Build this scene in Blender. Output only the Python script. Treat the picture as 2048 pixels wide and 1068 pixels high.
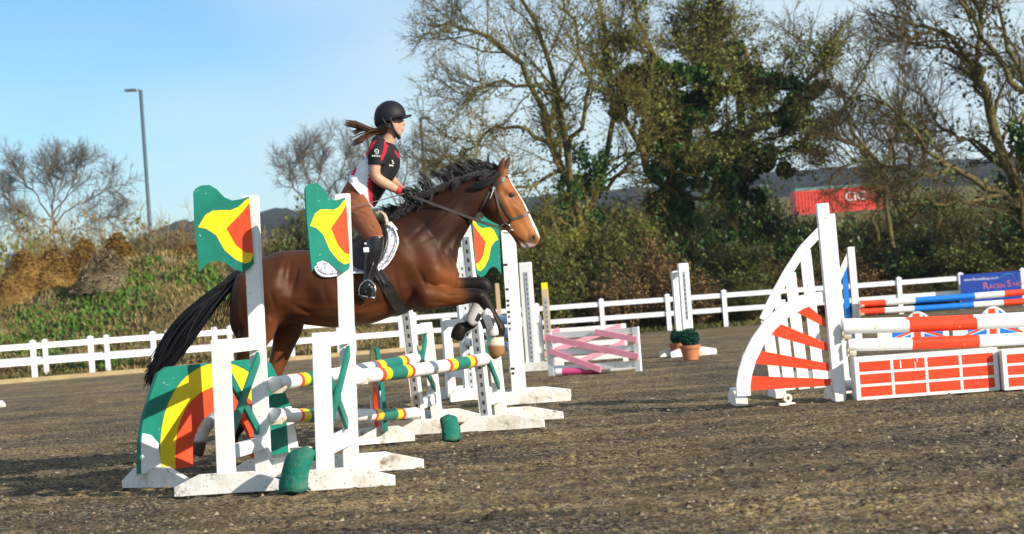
import bpy, bmesh, math, random
import numpy as np
from mathutils import Vector, Matrix
random.seed(7); np.random.seed(7)
for o in list(bpy.data.objects): bpy.data.objects.remove(o)
SC = bpy.context.scene
COL = SC.collection
# ------------------------------------------------------------------ camera
FPX, ROLL, CAMH = 4300.0, math.radians(4.16), 1.05
PITCH = math.atan(76.0 / FPX)
fwd = Vector((0, math.cos(PITCH), math.sin(PITCH))); upv = Vector((0, -math.sin(PITCH), math.cos(PITCH))); rgt = Vector((1, 0, 0))
CR = rgt * math.cos(ROLL) - upv * math.sin(ROLL)
CU = rgt * math.sin(ROLL) + upv * math.cos(ROLL)
CAM = Vector((0, 0, CAMH))
cd = bpy.data.cameras.new('camera'); cam = bpy.data.objects.new('camera', cd); COL.objects.link(cam)
cam.matrix_world = Matrix(((CR.x, CU.x, -fwd.x, 0), (CR.y, CU.y, -fwd.y, 0), (CR.z, CU.z, -fwd.z, CAMH), (0, 0, 0, 1)))
cd.sensor_width = 36; cd.lens = 36 * FPX / 2048; cd.clip_start = 0.5; cd.clip_end = 9000
cd.dof.use_dof = True; cd.dof.focus_distance = 15.8; cd.dof.aperture_fstop = 4.5
SC.camera = cam
# ------------------------------------------------------------------ sky and sun
SUN_EL, SUN_AZ = math.radians(24), math.radians(127)      # azimuth clockwise from +Y
VEIL = (3.1, 0.4, 1.2)
wd = bpy.data.worlds.new('World'); SC.world = wd; wd.use_nodes = True
nt = wd.node_tree; nt.nodes.clear()
sky = nt.nodes.new('ShaderNodeTexSky'); sky.sky_type = 'NISHITA'; sky.sun_disc = False
sky.sun_elevation = SUN_EL; sky.sun_rotation = SUN_AZ; sky.altitude = 0; sky.air_density = 1.0; sky.dust_density = 0.25; sky.ozone_density = 3.0
bg = nt.nodes.new('ShaderNodeBackground'); bg.inputs[1].default_value = 0.102
wo = nt.nodes.new('ShaderNodeOutputWorld')
hs = nt.nodes.new('ShaderNodeHueSaturation'); hs.inputs['Saturation'].default_value = 1.12; hs.inputs['Hue'].default_value = 0.497
tint = nt.nodes.new('ShaderNodeVectorMath'); tint.operation = 'MULTIPLY'; tint.inputs[1].default_value = (.80, .94, 1.06)
nt.links.new(sky.outputs[0], hs.inputs['Color']); nt.links.new(hs.outputs[0], tint.inputs[0]); # thin high cloud veil over the whole sky
wtc = nt.nodes.new('ShaderNodeTexCoord'); wmp = nt.nodes.new('ShaderNodeMapping'); wmp.inputs['Scale'].default_value = (2.6, 2.6, 7.0); wmp.inputs['Location'].default_value = (VEIL[0], VEIL[1], VEIL[2]); nt.links.new(wtc.outputs['Generated'], wmp.inputs[0])
wnz = nt.nodes.new('ShaderNodeTexNoise'); wnz.inputs['Scale'].default_value = 1.0; wnz.inputs['Detail'].default_value = 3; wnz.inputs['Roughness'].default_value = .45; nt.links.new(wmp.outputs[0], wnz.inputs['Vector'])
wmr = nt.nodes.new('ShaderNodeMapRange'); wmr.inputs[1].default_value = .34; wmr.inputs[2].default_value = .58; wmr.inputs[3].default_value = 0.0; wmr.inputs[4].default_value = .72; nt.links.new(wnz.outputs['Fac'], wmr.inputs[0])
wmx = nt.nodes.new('ShaderNodeMix'); wmx.data_type = 'RGBA'; nt.links.new(wmr.outputs[0], wmx.inputs[0]); nt.links.new(tint.outputs[0], wmx.inputs[6]); wmx.inputs[7].default_value = (5.9, 6.7, 7.0, 1)
nt.links.new(wmx.outputs[2], bg.inputs[0]); nt.links.new(bg.outputs[0], wo.inputs[0])
sl = bpy.data.lights.new('sun', 'SUN'); sl.energy = 5.0; sl.angle = math.radians(0.6); sl.color = (1, 0.92, 0.78)
so = bpy.data.objects.new('sun', sl); COL.objects.link(so)
to_sun = Vector((math.sin(SUN_AZ) * math.cos(SUN_EL), math.cos(SUN_AZ) * math.cos(SUN_EL), math.sin(SUN_EL)))
so.rotation_euler = to_sun.to_track_quat('Z', 'Y').to_euler(); so.location = (20, -20, 30)
vs = SC.view_settings; vs.view_transform = 'Standard'; vs.look = 'None'; vs.exposure = 0.48; vs.gamma = 1; vs.use_curve_mapping = False
SC.cycles.max_bounces = 6; SC.cycles.transparent_max_bounces = 6

# ------------------------------------------------------------------ helpers
def ray(x, y): return fwd + CR * ((x - 1024) / FPX) - CU * ((y - 534) / FPX)
def at(x, y, d):                       # point of the place seen at (x, y) that stands d metres away along Y
    r = ray(x, y); return CAM + r * (d / r.y)
def gnd(x, y, z=0.0):                  # point on the ground
    r = ray(x, y); return CAM + r * ((z - CAMH) / r.z)
def proj(p):
    q = Vector(p) - CAM; w = q.dot(fwd); return (1024 + FPX * q.dot(CR) / w, 534 - FPX * q.dot(CU) / w)
def vz(x, y, z): return Vector((x, y, z))
ABS = {}
def setp(o, label=None, cat=None, group=None, kind=None):
    if label: o['label'] = label
    if cat: o['category'] = cat
    if group: o['group'] = group
    if kind: o['kind'] = kind
    return o
def thing(name, label, cat, loc, group=None):
    o = bpy.data.objects.new(name, None); o.empty_display_size = 0.2; COL.objects.link(o)
    o.location = loc; ABS[o.name] = Vector(loc)
    return setp(o, label, cat, group)
def link(name, me, parent=None, mats=None):
    o = bpy.data.objects.new(name, me); COL.objects.link(o)
    if mats is not None:
        for m in (mats if isinstance(mats, (list, tuple)) else [mats]): me.materials.append(m)
    if parent: o.parent = parent
    ABS[o.name] = ABS[parent.name] if parent else Vector((0, 0, 0))
    return o
class MB:
    def __init__(s): s.v = []; s.f = []; s.mi = []
    def add(s, vs, fs, mi=0):
        b = len(s.v); s.v += [tuple(p) for p in vs]; s.f += [tuple(b + i for i in f) for f in fs]; s.mi += [mi] * len(fs); return s
    def box(s, c, a, b, d, mi=0):      # half vectors
        c, a, b, d = map(Vector, (c, a, b, d)); vs = []
        for k in (-1, 1):
            for j in (-1, 1):
                for i in (-1, 1): vs.append(c + a * i + b * j + d * k)
        fs = [(0, 2, 3, 1), (4, 5, 7, 6), (0, 1, 5, 4), (2, 6, 7, 3), (0, 4, 6, 2), (1, 3, 7, 5)]
        if a.cross(b).dot(d) < 0: fs = [f[::-1] for f in fs]
        return s.add(vs, fs, mi)
    def beam(s, p0, p1, w, h, side=None, mi=0):
        p0, p1 = Vector(p0), Vector(p1); t = (p1 - p0)
        tn = t.normalized(); sd = Vector(side) if side is not None else tn.cross(Vector((0, 0, 1)))
        sd = (sd - tn * sd.dot(tn)).normalized(); up = sd.cross(tn).normalized()
        return s.box((p0 + p1) / 2, t / 2, sd * (w / 2), up * (h / 2), mi)
    def tube(s, pts, rad, n=8, cap=True, mi=0, flat=1.0):
        pts = [Vector(p) for p in pts]; k = len(pts)
        if not hasattr(rad, '__len__'): rad = [rad] * k
        vs = []; ref = None
        for i in range(k):
            t = (pts[min(i + 1, k - 1)] - pts[max(i - 1, 0)]).normalized()
            if ref is None: ref = Vector((0, 1, 0)) if abs(t.y) < .9 else Vector((1, 0, 0))
            a = (ref - t * ref.dot(t)).normalized(); ref = a; b = t.cross(a)
            for j in range(n):
                th = 2 * math.pi * j / n; vs.append(pts[i] + a * (rad[i] * math.cos(th) * flat) + b * (rad[i] * math.sin(th)))
        fs = [(i * n + j, i * n + (j + 1) % n, (i + 1) * n + (j + 1) % n, (i + 1) * n + j) for i in range(k - 1) for j in range(n)]
        if cap: fs += [tuple(range(n))[::-1], tuple((k - 1) * n + j for j in range(n))]
        return s.add(vs, fs, mi)
    def prism(s, poly, o, ex, ey, th, mi=0):   # poly in (ex, ey) from o, extruded by vector th
        o, ex, ey, th = map(Vector, (o, ex, ey, th)); n = len(poly)
        A = [o + ex * p[0] + ey * p[1] for p in poly]; vs = A + [p + th for p in A]
        ar = sum(poly[i][0] * poly[(i + 1) % n][1] - poly[(i + 1) % n][0] * poly[i][1] for i in range(n))
        flip = (ar > 0) == (ex.cross(ey).dot(th) > 0)
        fs = [tuple(range(n))[::-1] if flip else tuple(range(n)), tuple(n + i for i in range(n)) if flip else tuple(n + i for i in range(n))[::-1]]
        for i in range(n):
            j = (i + 1) % n; q = (i, j, n + j, n + i); fs.append(q if flip else q[::-1])
        return s.add(vs, fs, mi)
    def loft(s, rings, cap=True, mi=0):
        n = len(rings[0]); k = len(rings); vs = [p for r in rings for p in r]
        fs = [(i * n + j, i * n + (j + 1) % n, (i + 1) * n + (j + 1) % n, (i + 1) * n + j) for i in range(k - 1) for j in range(n)]
        if cap: fs += [tuple(range(n))[::-1], tuple((k - 1) * n + j for j in range(n))]
        return s.add(vs, fs, mi)
    def shear(s, base, kx, ky=0):
        s.v = [(p[0] + kx * (p[2] - base[2]), p[1] + ky * (p[2] - base[2]), p[2]) for p in s.v]; return s
    def build(s, name, mats, parent=None, smooth=False, bevel=0, loc=None):
        off = ABS[parent.name] if parent else (Vector(loc) if loc is not None else Vector((0, 0, 0)))
        me = bpy.data.meshes.new(name); me.from_pydata([(p[0] - off.x, p[1] - off.y, p[2] - off.z) for p in s.v], [], s.f)
        me.polygons.foreach_set('material_index', s.mi)
        if smooth: me.polygons.foreach_set('use_smooth', [True] * len(s.f))
        me.update(); o = link(name, me, parent, mats)
        if parent is None and loc is not None: o.location = loc; ABS[o.name] = Vector(loc)
        if bevel:
            m = o.modifiers.new('bevel', 'BEVEL'); m.width = bevel; m.segments = 2; m.limit_method = 'ANGLE'; m.angle_limit = math.radians(40)
        return o
def np_mesh(name, V, F, mats, parent=None, smooth=False, mi=None):   # V (n,3) world, F (m,k)
    off = ABS[parent.name] if parent else Vector((0, 0, 0))
    V = np.asarray(V, dtype=np.float32) - np.array(off, dtype=np.float32)
    k = F.shape[1]; me = bpy.data.meshes.new(name)
    me.vertices.add(len(V)); me.vertices.foreach_set('co', V.ravel())
    me.loops.add(F.size); me.loops.foreach_set('vertex_index', F.ravel().astype(np.int32))
    me.polygons.add(len(F)); me.polygons.foreach_set('loop_start', np.arange(0, F.size, k, dtype=np.int32))
    if smooth: me.polygons.foreach_set('use_smooth', np.ones(len(F), dtype=bool))
    if mi is not None: me.polygons.foreach_set('material_index', np.asarray(mi, dtype=np.int32))
    me.update(calc_edges=True); return link(name, me, parent, mats)
_h = np.random.RandomState(3).rand(256, 256).astype(np.float32)
def vnoise(x, y, sc, seed=0):
    x = np.asarray(x) * sc + seed * 17.3; y = np.asarray(y) * sc + seed * 31.7
    xi = np.floor(x).astype(int); yi = np.floor(y).astype(int); fx = x - xi; fy = y - yi
    fx = fx * fx * (3 - 2 * fx); fy = fy * fy * (3 - 2 * fy)
    g = lambda a, b: _h[a & 255, b & 255]
    return (g(xi, yi) * (1 - fx) + g(xi + 1, yi) * fx) * (1 - fy) + (g(xi, yi + 1) * (1 - fx) + g(xi + 1, yi + 1) * fx) * fy

# ------------------------------------------------------------------ materials
MATS = {}
def mat(name, col, rough=.5, var=.12, scale=6, bump=0.0, bscale=80, spec=.4, metal=0.0, col2=None, thr=None, sheen=0, coat=0, stretch=None, detail=4, chips=None):
    if name in MATS: return MATS[name]
    m = bpy.data.materials.new(name); m.use_nodes = True; n = m.node_tree.nodes; L = m.node_tree.links
    p = n['Principled BSDF']; p.inputs['Roughness'].default_value = rough; p.inputs['Metallic'].default_value = metal
    p.inputs['Specular IOR Level'].default_value = spec; p.inputs['Sheen Weight'].default_value = sheen; p.inputs['Coat Weight'].default_value = coat
    tc = n.new('ShaderNodeTexCoord'); src = tc.outputs['Object']
    if stretch:
        mp = n.new('ShaderNodeMapping'); mp.inputs['Scale'].default_value = stretch; L.new(src, mp.inputs[0]); src = mp.outputs[0]
    nz = n.new('ShaderNodeTexNoise'); nz.inputs['Scale'].default_value = scale; nz.inputs['Detail'].default_value = detail; nz.inputs['Roughness'].default_value = .65; L.new(src, nz.inputs['Vector'])
    rp = n.new('ShaderNodeValToRGB'); a, b = (thr if thr else (.3, .7)); rp.color_ramp.elements[0].position = a; rp.color_ramp.elements[1].position = b
    c = col; c2 = col2 if col2 else tuple(min(1, v * (1 + var)) for v in c)
    c1 = c if col2 else tuple(v * (1 - var) for v in c)
    rp.color_ramp.elements[0].color = (*c1, 1); rp.color_ramp.elements[1].color = (*c2, 1)
    L.new(nz.outputs['Fac'], rp.inputs[0]); colo = rp.outputs[0]
    for ck in (chips or []):           # scuffs and chips: small irregular spots of another colour
        cc, sc_, th_, wd = ck; z = n.new('ShaderNodeTexNoise'); z.inputs['Scale'].default_value = sc_; z.inputs['Detail'].default_value = 6; z.inputs['Roughness'].default_value = .7; L.new(src, z.inputs['Vector'])
        r = n.new('ShaderNodeMapRange'); r.inputs[1].default_value = th_; r.inputs[2].default_value = th_ + wd; L.new(z.outputs['Fac'], r.inputs[0]); x = n.new('ShaderNodeMix'); x.data_type = 'RGBA'; L.new(r.outputs[0], x.inputs[0]); L.new(colo, x.inputs[6]); x.inputs[7].default_value = (*cc, 1); colo = x.outputs[2]
    L.new(colo, p.inputs['Base Color'])
    if bump:
        n2 = n.new('ShaderNodeTexNoise'); n2.inputs['Scale'].default_value = bscale; n2.inputs['Detail'].default_value = 5; L.new(src, n2.inputs['Vector'])
        bp = n.new('ShaderNodeBump'); bp.inputs['Strength'].default_value = bump; bp.inputs['Distance'].default_value = .02; L.new(n2.outputs['Fac'], bp.inputs['Height']); L.new(bp.outputs[0], p.inputs['Normal'])
    MATS[name] = m; return m
WHITE = mat('white_paint', (.78, .78, .76), .55, col2=(.68, .65, .58), thr=(.60, .90), scale=5, bump=.05, bscale=60, spec=.3, chips=[((.46, .40, .32), 5, .61, .14), ((.20, .17, .13), 30, .635, .03), ((.30, .25, .18), 90, .66, .03)])
FOOTW = mat('muddy_white_paint', (.76, .75, .72), .6, col2=(.58, .52, .42), thr=(.48, .72), scale=6, bump=.1, bscale=50, spec=.25, chips=[((.26, .20, .13), 8, .58, .10), ((.12, .10, .08), 45, .62, .04)])
FWHITE = mat('fence_plastic', (.80, .81, .82), .45, .04, bump=.05)
GREEN = mat('green_paint', (.005, .165, .118), .5, .16, bump=.04, spec=.3, chips=[((.40, .48, .43), 24, .66, .02)])
YELLOW = mat('yellow_paint', (.85, .60, .01), .5, .07, bump=.04, spec=.3)
RED = mat('red_paint', (.78, .062, .018), .5, .11, bump=.04, spec=.3, chips=[((.72, .6, .5), 22, .67, .02)])
BLUE = mat('blue_paint', (.01, .18, .62), .5, .1, bump=.04, spec=.3, chips=[((.7, .72, .75), 14, .68, .02)])
PALEBLUE = mat('pale_blue_paint', (.22, .36, .60), .5, .1, bump=.1)
PINK = mat('pink_paint', (.92, .33, .42), .55, .1, bump=.1)
MAGENTA = mat('magenta_paint', (.50, .05, .18), .55, .1, bump=.1)
METAL = mat('galvanised_steel', (.42, .44, .46), .45, .12, metal=.6)
HOLE = mat('dark_slot', (.02, .02, .022), .7)
WOOD = mat('bare_timber', (.50, .36, .20), .7, .2, scale=3, bump=.3, stretch=(1, 1, .15))
SACK = mat('green_canvas', (.012, .145, .105), .85, col2=(.10, .16, .10), thr=(.45, .8), scale=9, bump=.6, bscale=30, spec=.1)
TERRA = mat('terracotta', (.45, .16, .07), .75, .12)
# ------------------------------------------------------------------ ground
def arena_mat():
    m = bpy.data.materials.new('arena_rubber_sand'); m.use_nodes = True; n = m.node_tree.nodes; L = m.node_tree.links
    p = n['Principled BSDF']; p.inputs['Roughness'].default_value = .9; p.inputs['Specular IOR Level'].default_value = .15
    tc = n.new('ShaderNodeTexCoord')
    def noise(sc, det, vec=None, rough=.6):
        z = n.new('ShaderNodeTexNoise'); z.inputs['Scale'].default_value = sc; z.inputs['Detail'].default_value = det; z.inputs['Roughness'].default_value = rough
        L.new(vec or tc.outputs['Object'], z.inputs['Vector']); return z.outputs['Fac']
    def ramp(f, stops):
        r = n.new('ShaderNodeValToRGB'); e = r.color_ramp.elements
        while len(e) < len(stops): e.new(.5)
        for k, (q, c) in enumerate(stops): e[k].position = q; e[k].color = (*c, 1)
        L.new(f, r.inputs[0]); return r.outputs[0]
    def mix(f, a, b, mode='MIX'):
        x = n.new('ShaderNodeMix'); x.data_type = 'RGBA'; x.blend_type = mode
        if isinstance(f, float): x.inputs[0].default_value = f
        else: L.new(f, x.inputs[0])
        L.new(a, x.inputs[6]); L.new(b, x.inputs[7]); return x.outputs[2]
    fine = ramp(noise(30, 5, rough=.75), [(.37, (.022, .019, .017)), (.46, (.13, .098, .058)), (.54, (.36, .265, .13)), (.66, (.62, .47, .23))])
    grey = ramp(noise(34, 4, rough=.7), [(.38, (.020, .018, .018)), (.50, (.12, .096, .068)), (.64, (.34, .265, .16))])
    patch = ramp(noise(.55, 4), [(.40, (0, 0, 0)), (.62, (1, 1, 1))])
    base = mix(patch, grey, fine)
    # blue, red and pale chips of shredded carpet mixed into the sand
    vo = n.new('ShaderNodeTexVoronoi'); vo.inputs['Scale'].default_value = 60; L.new(tc.outputs['Object'], vo.inputs['Vector'])
    sp = n.new('ShaderNodeSeparateColor'); L.new(vo.outputs['Color'], sp.inputs[0])
    chip = ramp(sp.outputs[0], [(.95, (0, 0, 0)), (.96, (1, 1, 1))]); cc = ramp(sp.outputs[1], [(.2, (.30, .27, .22)), (.6, (.42, .36, .27)), (.8, (.05, .07, .11)), (.95, (.35, .12, .08))])
    base = mix(chip, base, cc)
    # harrowed lines across the arena
    mp = n.new('ShaderNodeMapping'); mp.inputs['Scale'].default_value = (.25, 2.2, 1); L.new(tc.outputs['Object'], mp.inputs[0])
    strk = ramp(noise(1.0, 3, mp.outputs[0]), [(.38, (.55, .55, .57)), (.62, (1.15, 1.12, 1.05))])
    base = mix(1.0, base, strk, 'MULTIPLY'); L.new(base, p.inputs['Base Color'])
    bp = n.new('ShaderNodeBump'); bp.inputs['Strength'].default_value = 1.0; bp.inputs['Distance'].default_value = .03
    L.new(noise(45, 6, rough=.75), bp.inputs['Height']); L.new(bp.outputs[0], p.inputs['Normal'])
    return m
ARENA = arena_mat()
GRASSY = mat('rough_grass', (.055, .07, .02), .95, col2=(.15, .12, .055), thr=(.35, .65), scale=1.2, bump=.8, bscale=9, spec=.1)
me = bpy.data.meshes.new('ground'); R = 6000
me.from_pydata([(-R, -400, -.09), (R, -400, -.09), (R, R, -.09), (-R, R, -.09)], [], [(0, 1, 2, 3)]); setp(link('ground', me, None, GRASSY), kind='structure')
me = bpy.data.meshes.new('arena_base')
me.from_pydata([(-70, -30, -.055), (70, -30, -.055), (70, 61.2, -.055), (-70, 61.2, -.055)], [], [(0, 1, 2, 3)]); setp(link('arena_base', me, None, ARENA), kind='structure')
def sstep0(a, b, x): t = np.clip((x - a) / (b - a), 0, 1); return t * t * (3 - 2 * t)
ds = [7.5]
while ds[-1] < 60.9: ds.append(ds[-1] + .021 * (ds[-1] / 10) ** 1.4)
ds = np.array(ds); ks = np.linspace(-.38, .38, 270)
D, K = np.meshgrid(ds, ks, indexing='ij'); X = K * (D + 6); Y = D
jit = .3 * .025 * (D / 10)
X = X + np.random.uniform(-1, 1, X.shape) * jit; Y = Y + np.random.uniform(-1, 1, X.shape) * jit * .8
fade = np.clip(1.25 - D / 60, .3, 1)
Z = (vnoise(X, Y, 14, 1) - .5) * .026 + (vnoise(X, Y, 30, 2) - .5) * .018 + (vnoise(X, Y, 5, 3) - .5) * .022 + (vnoise(X, Y, 1.1, 4) - .5) * .016
Z += np.maximum(0, vnoise(X, Y, 18, 7) - .74) * .10
Z += np.sin((Y + .25 * X + (vnoise(X, Y, .35, 11) - .5) * 1.6) * 2 * np.pi / .27) * .006 * sstep0(.45, .65, vnoise(X, Y, .22, 12))     # harrow lines
_r = np.random.RandomState(77)
for _ in range(420):                                                              # hoof prints
    hx, hy = _r.uniform(-6, 7), 9 + 18 * _r.rand() ** 1.3; an_ = _r.uniform(-.5, .5) + (0 if _r.rand() < .6 else 1.57); jr0, jr1 = np.searchsorted(ds, [hy - .25, hy + .25]); 
    if jr1 <= jr0: continue
    dx_ = X[jr0:jr1] - hx; dy_ = Y[jr0:jr1] - hy; u_ = dx_ * math.cos(an_) + dy_ * math.sin(an_); v_ = -dx_ * math.sin(an_) + dy_ * math.cos(an_); q_ = np.sqrt((u_ / .085) ** 2 + (v_ / .07) ** 2)
    Z[jr0:jr1] += -.022 * np.exp(-q_ ** 4) + .012 * np.exp(-((q_ - 1.35) / .35) ** 2)
Z = Z * fade - .012
n0, n1 = D.shape; idx = np.arange(n0 * n1).reshape(n0, n1)
F = np.stack([idx[:-1, :-1], idx[:-1, 1:], idx[1:, 1:], idx[1:, :-1]], -1).reshape(-1, 4)
setp(np_mesh('arena_surface', np.stack([X, Y, Z], -1).reshape(-1, 3), F, ARENA), kind='structure')
# loose crumbs of surface lying on top near the camera
def crumbs():
    N = 5200; r = np.random.RandomState(5); d = 8.6 + 14 * r.rand(N) ** 1.6; k = r.uniform(-.33, .33, N); x = k * (d + 4); s = .006 + .012 * r.rand(N) ** 2.5
    base = np.array([[1, 0, 0], [-.5, .8, .1], [-.6, -.7, 0], [.1, .1, 1.0]]); V = []
    for i in range(4):
        a = r.rand(N) * 6.28; b = base[i] * 1.0; jx = r.uniform(.6, 1.4, N)
        V.append(np.stack([x + s * jx * (b[0] + r.uniform(-.3, .3, N)), d + s * jx * (b[1] + r.uniform(-.3, .3, N)), s * b[2] * r.uniform(.5, 1.2, N) + .002], -1))
    V = np.stack(V, 1).reshape(-1, 3); q = np.arange(N)[:, None] * 4
    F = np.concatenate([q + np.array([[0, 1, 3]]), q + np.array([[1, 2, 3]]), q + np.array([[2, 0, 3]])])
    o = np_mesh('surface_crumbs', V, F, mat('crumb', (.05, .045, .04), .9, col2=(.34, .27, .17), thr=(.4, .6), scale=5, detail=1))
    setp(o, 'loose crumbs of rubber and sand scattered over the riding arena', 'crumbs', kind='stuff')
crumbs()

# ------------------------------------------------------------------ white rail fences
def fence(label, posts, group=None, h=1.05, name='rail_fence'):
    t = thing(name, label, 'fence', (posts[0].x, posts[0].y, 0), group)
    pm = None
    for p in posts:
        if pm is None:
            b = MB(); w = .062; b.box((0, 0, h / 2 - .03), (w, 0, 0), (0, w, 0), (0, 0, h / 2 - .03))
            v = [(-w - .012, -w - .012), (w + .012, -w - .012), (w + .012, w + .012), (-w - .012, w + .012)]
            b.prism(v, (0, 0, h - .06), (1, 0, 0), (0, 1, 0), (0, 0, .035))
            b.add([(-w, -w, h - .025), (w, -w, h - .025), (w, w, h - .025), (-w, w, h - .025), (0, 0, h + .012)], [(0, 1, 4), (1, 2, 4), (2, 3, 4), (3, 0, 4)])
            pm = bpy.data.meshes.new('post'); pm.from_pydata(b.v, [], b.f); pm.materials.append(FWHITE)
        o = bpy.data.objects.new('post', pm); COL.objects.link(o); o.parent = t; o.location = Vector((p.x, p.y, 0)) - t.location
    for i in range(len(posts) - 1):
        a, c = posts[i], posts[i + 1]; u = (c - a).normalized()
        for z in (h - .16, h * .46):
            MB().beam(Vector((a.x, a.y, z)) + u * .063, Vector((c.x, c.y, z)) - u * .063, .05, .135).build('rail', FWHITE, t)
    return t
def flat(p): return Vector((p.x, p.y, 0))
xs = [1073, 1202, 1334, 1447, 1555, 1675, 1797, 1920, 2044, 2166]
lx = [1073 - 123 * i for i in range(16, 0, -1)]
def linept(x, da, db):
    return flat(at(x, 680 - (x - 65) * .0728, da + (db - da) * (x + 60) / 2150))
fence('long white two-rail fence along the far side of the arena below the trees', [linept(x, 63.0, 60.6) for x in lx + xs])
nx = [-420, -300, -180, -60, 65, 180, 305, 428, 552, 676, 800]
fence('white two-rail fence in front on the left, posts standing by the timber kerb', [flat(at(x, 680 - (x - 65) * .0728, 55.2 + 4.6 * (x - 65) / 735)) for x in nx])
# timber kerb and strip of bare earth at the arena edge
TAN = mat('tan_kerb', (.34, .25, .13), .85, .2, scale=2, bump=.4, bscale=14)
EARTH = mat('bare_earth', (.30, .19, .14), .95, .2, scale=1.5, bump=.5, bscale=12)
P = [flat(at(x, 680 - (x - 65) * .0728, 55.2 + 4.6 * (x - 65) / 735)) + Vector((0, -.32, 0)) for x in (-420, -180, 65, 305, 552, 800, 1000)]
for i in range(len(P) - 1):
    b = MB(); b.beam(P[i] + Vector((0, 0, .03)), P[i + 1] + Vector((0, 0, .03)), .12, .14)
    o = b.build('kerb', TAN); o.location.z = .004 * (i % 2); setp(o, kind='structure')
b = MB(); Q = [p + Vector((0, 2.0, 0)) for p in P]
for i in range(6):
    b.add([P[i] + vz(0, .06, .045), P[i + 1] + vz(0, .06, .045), Q[i + 1] + vz(0, 0, .045), Q[i] + vz(0, 0, .045)], [(0, 1, 2, 3)])
setp(b.build('edge_path', EARTH), kind='structure')
# ------------------------------------------------------------------ jump stands
def strip_part(t, p, a, h0, h1, parent, shear=(0, 0), w=.052, off=.0525):
    # perforated steel track on the face of an upright; p = centre of the upright, a = outward unit vector of that face
    p = Vector(p); a = Vector(a); s = a.cross(Vector((0, 0, 1))); b = MB(); b.box(p + a * off + vz(0, 0, (h0 + h1) / 2), s * (w / 2), a * .003, vz(0, 0, (h1 - h0) / 2), 0)
    z = h0 + .04
    while z < h1 - .03:
        b.box(p + a * (off + .004) + vz(0, 0, z), s * .009, a * .0012, vz(0, 0, .017), 1); z += .076
    b.shear((p.x, p.y, 0), *shear); return b.build('cup_track', [METAL, HOLE], parent)
def foot_poly(L, h=.13, e=.06, top=.34, sh=0): return [(-L / 2 + sh, 0), (L / 2 + sh, 0), (L / 2 + sh, e), (top / 2 + sh * .4, h), (-top / 2 + sh * .4, h), (-L / 2 + sh, e)]
FLAG_OUT = [(0, .0), (-.03, -.035), (-.075, -.055), (-.13, -.035), (-.20, .02), (-.255, .035), (-.31, .02), (-.365, -.035), (-.372, .15), (-.378, .30), (-.372, .50), (-.355, .525), (-.315, .545), (-.26, .545), (-.215, .515), (-.165, .455), (-.115, .43), (-.06, .435), (0, .45)]
FLAG_YEL = [(0, .05), (0, .44), (-.03, .425), (-.075, .385), (-.13, .365), (-.19, .37), (-.25, .37), (-.30, .345), (-.355, .265), (-.30, .25), (-.24, .205), (-.19, .10), (-.12, .03), (-.06, .0), (-.02, .01)]
FLAG_RED = [(0, .065), (0, .405), (-.05, .35), (-.165, .245), (-.11, .13), (-.05, .075)]
def wing_stand(label, T, S, tall, short, flag=None, lean=0.0, leany=0, foot_s=(0, 0), strip=None, xcol=GREEN, group='green cross-braced jump stands', rails=True, name='jump_stand', feet=True):
    T = flat(T); S = flat(S); a = (S - T).normalized(); b = Vector((-a.y, a.x, 0));
    if b.x < 0: b = -b
    t = thing(name, label, 'jump stand', T, group); up = vz(0, 0, 1); sh = (lean, leany)
    def bd(mb, nm, m, bev=.004): mb.shear((0, 0, 0), *sh); return mb.build(nm, m, t, bevel=bev)
    hw = .048
    bd(MB().box(T + up * (tall / 2 + .01), a * hw, b * hw, up * (tall / 2 - .01)), 'upright', WHITE)
    bd(MB().box(S + up * (short / 2 + .01), a * hw * 1.05, b * hw * 1.05, up * (short / 2 - .01)), 'upright', WHITE)
    u0, u1 = T + a * (hw + .001), S - a * (hw * 1.05 + .001)
    for z in (short - .05, .245):
        bd(MB().beam(u0 + up * z, u1 + up * z, .05, .088), 'rail', WHITE)
    z0, z1 = .295, short - .10
    if xcol:
        bd(MB().beam(u0 + up * (z0 + .04) - b * .014, u1 + up * (z1 - .04) - b * .014, .024, .075), 'brace', xcol)
        bd(MB().beam(u0 + up * (z1 - .04) + b * .014, u1 + up * (z0 + .04) + b * .014, .024, .075), 'brace', xcol)
    if feet:
        for base, sg, sf, L in ((T, -1, foot_s[0], .72), (S, 1, foot_s[1], .70)):
            bd(MB().prism(foot_poly(L, sh=sf), base + a * (sg * (hw + .003)), b, up, a * (sg * .045)), 'foot', FOOTW)
    if strip: strip_part(t, T, -a, .05, tall - .12, t, sh)
    if flag:
        ang, z, side, w = flag; e = Vector((math.cos(ang), math.sin(ang), 0)) * side
        n = e.cross(up) if e.cross(up).y < 0 else up.cross(e)
        o = T + Vector((lean * z, leany * z, z)) - e * (-.02) * 0 + n * .062
        def sc(poly): return [(q[0] * w, q[1]) for q in poly]
        fp = MB().prism(sc(FLAG_OUT), o, e, up, n * -.012).build('flag_panel', GREEN, t)
        MB().prism(sc(FLAG_YEL), o + n * .0022, e, up, n * -.002).build('yellow_motif', YELLOW, fp)
        MB().prism(sc(FLAG_RED), o + n * .0044, e, up, n * -.002).build('red_motif', RED, fp)
    return t
TA, SA = gnd(528, 958), gnd(455, 985)
TB, SB = gnd(703, 948), gnd(652, 978)
TC, S_C = gnd(842, 868), gnd(876, 848)
TD, SD = gnd(975, 861), gnd(1004, 846)
def H(base, x, y): d = flat(base).y; return at(x, y, d).z
ltan = lambda deg: math.tan(math.radians(deg))
wing_stand('tall flagged stand nearest the rainbow arch, green cross brace', TA, SA, H(TA, 508, 391), H(SA, 450, 678), flag=(math.radians(8), H(TA, 500, 527), 1, 1.0), lean=ltan(1.3), foot_s=(.10, .03), strip=True)
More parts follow.
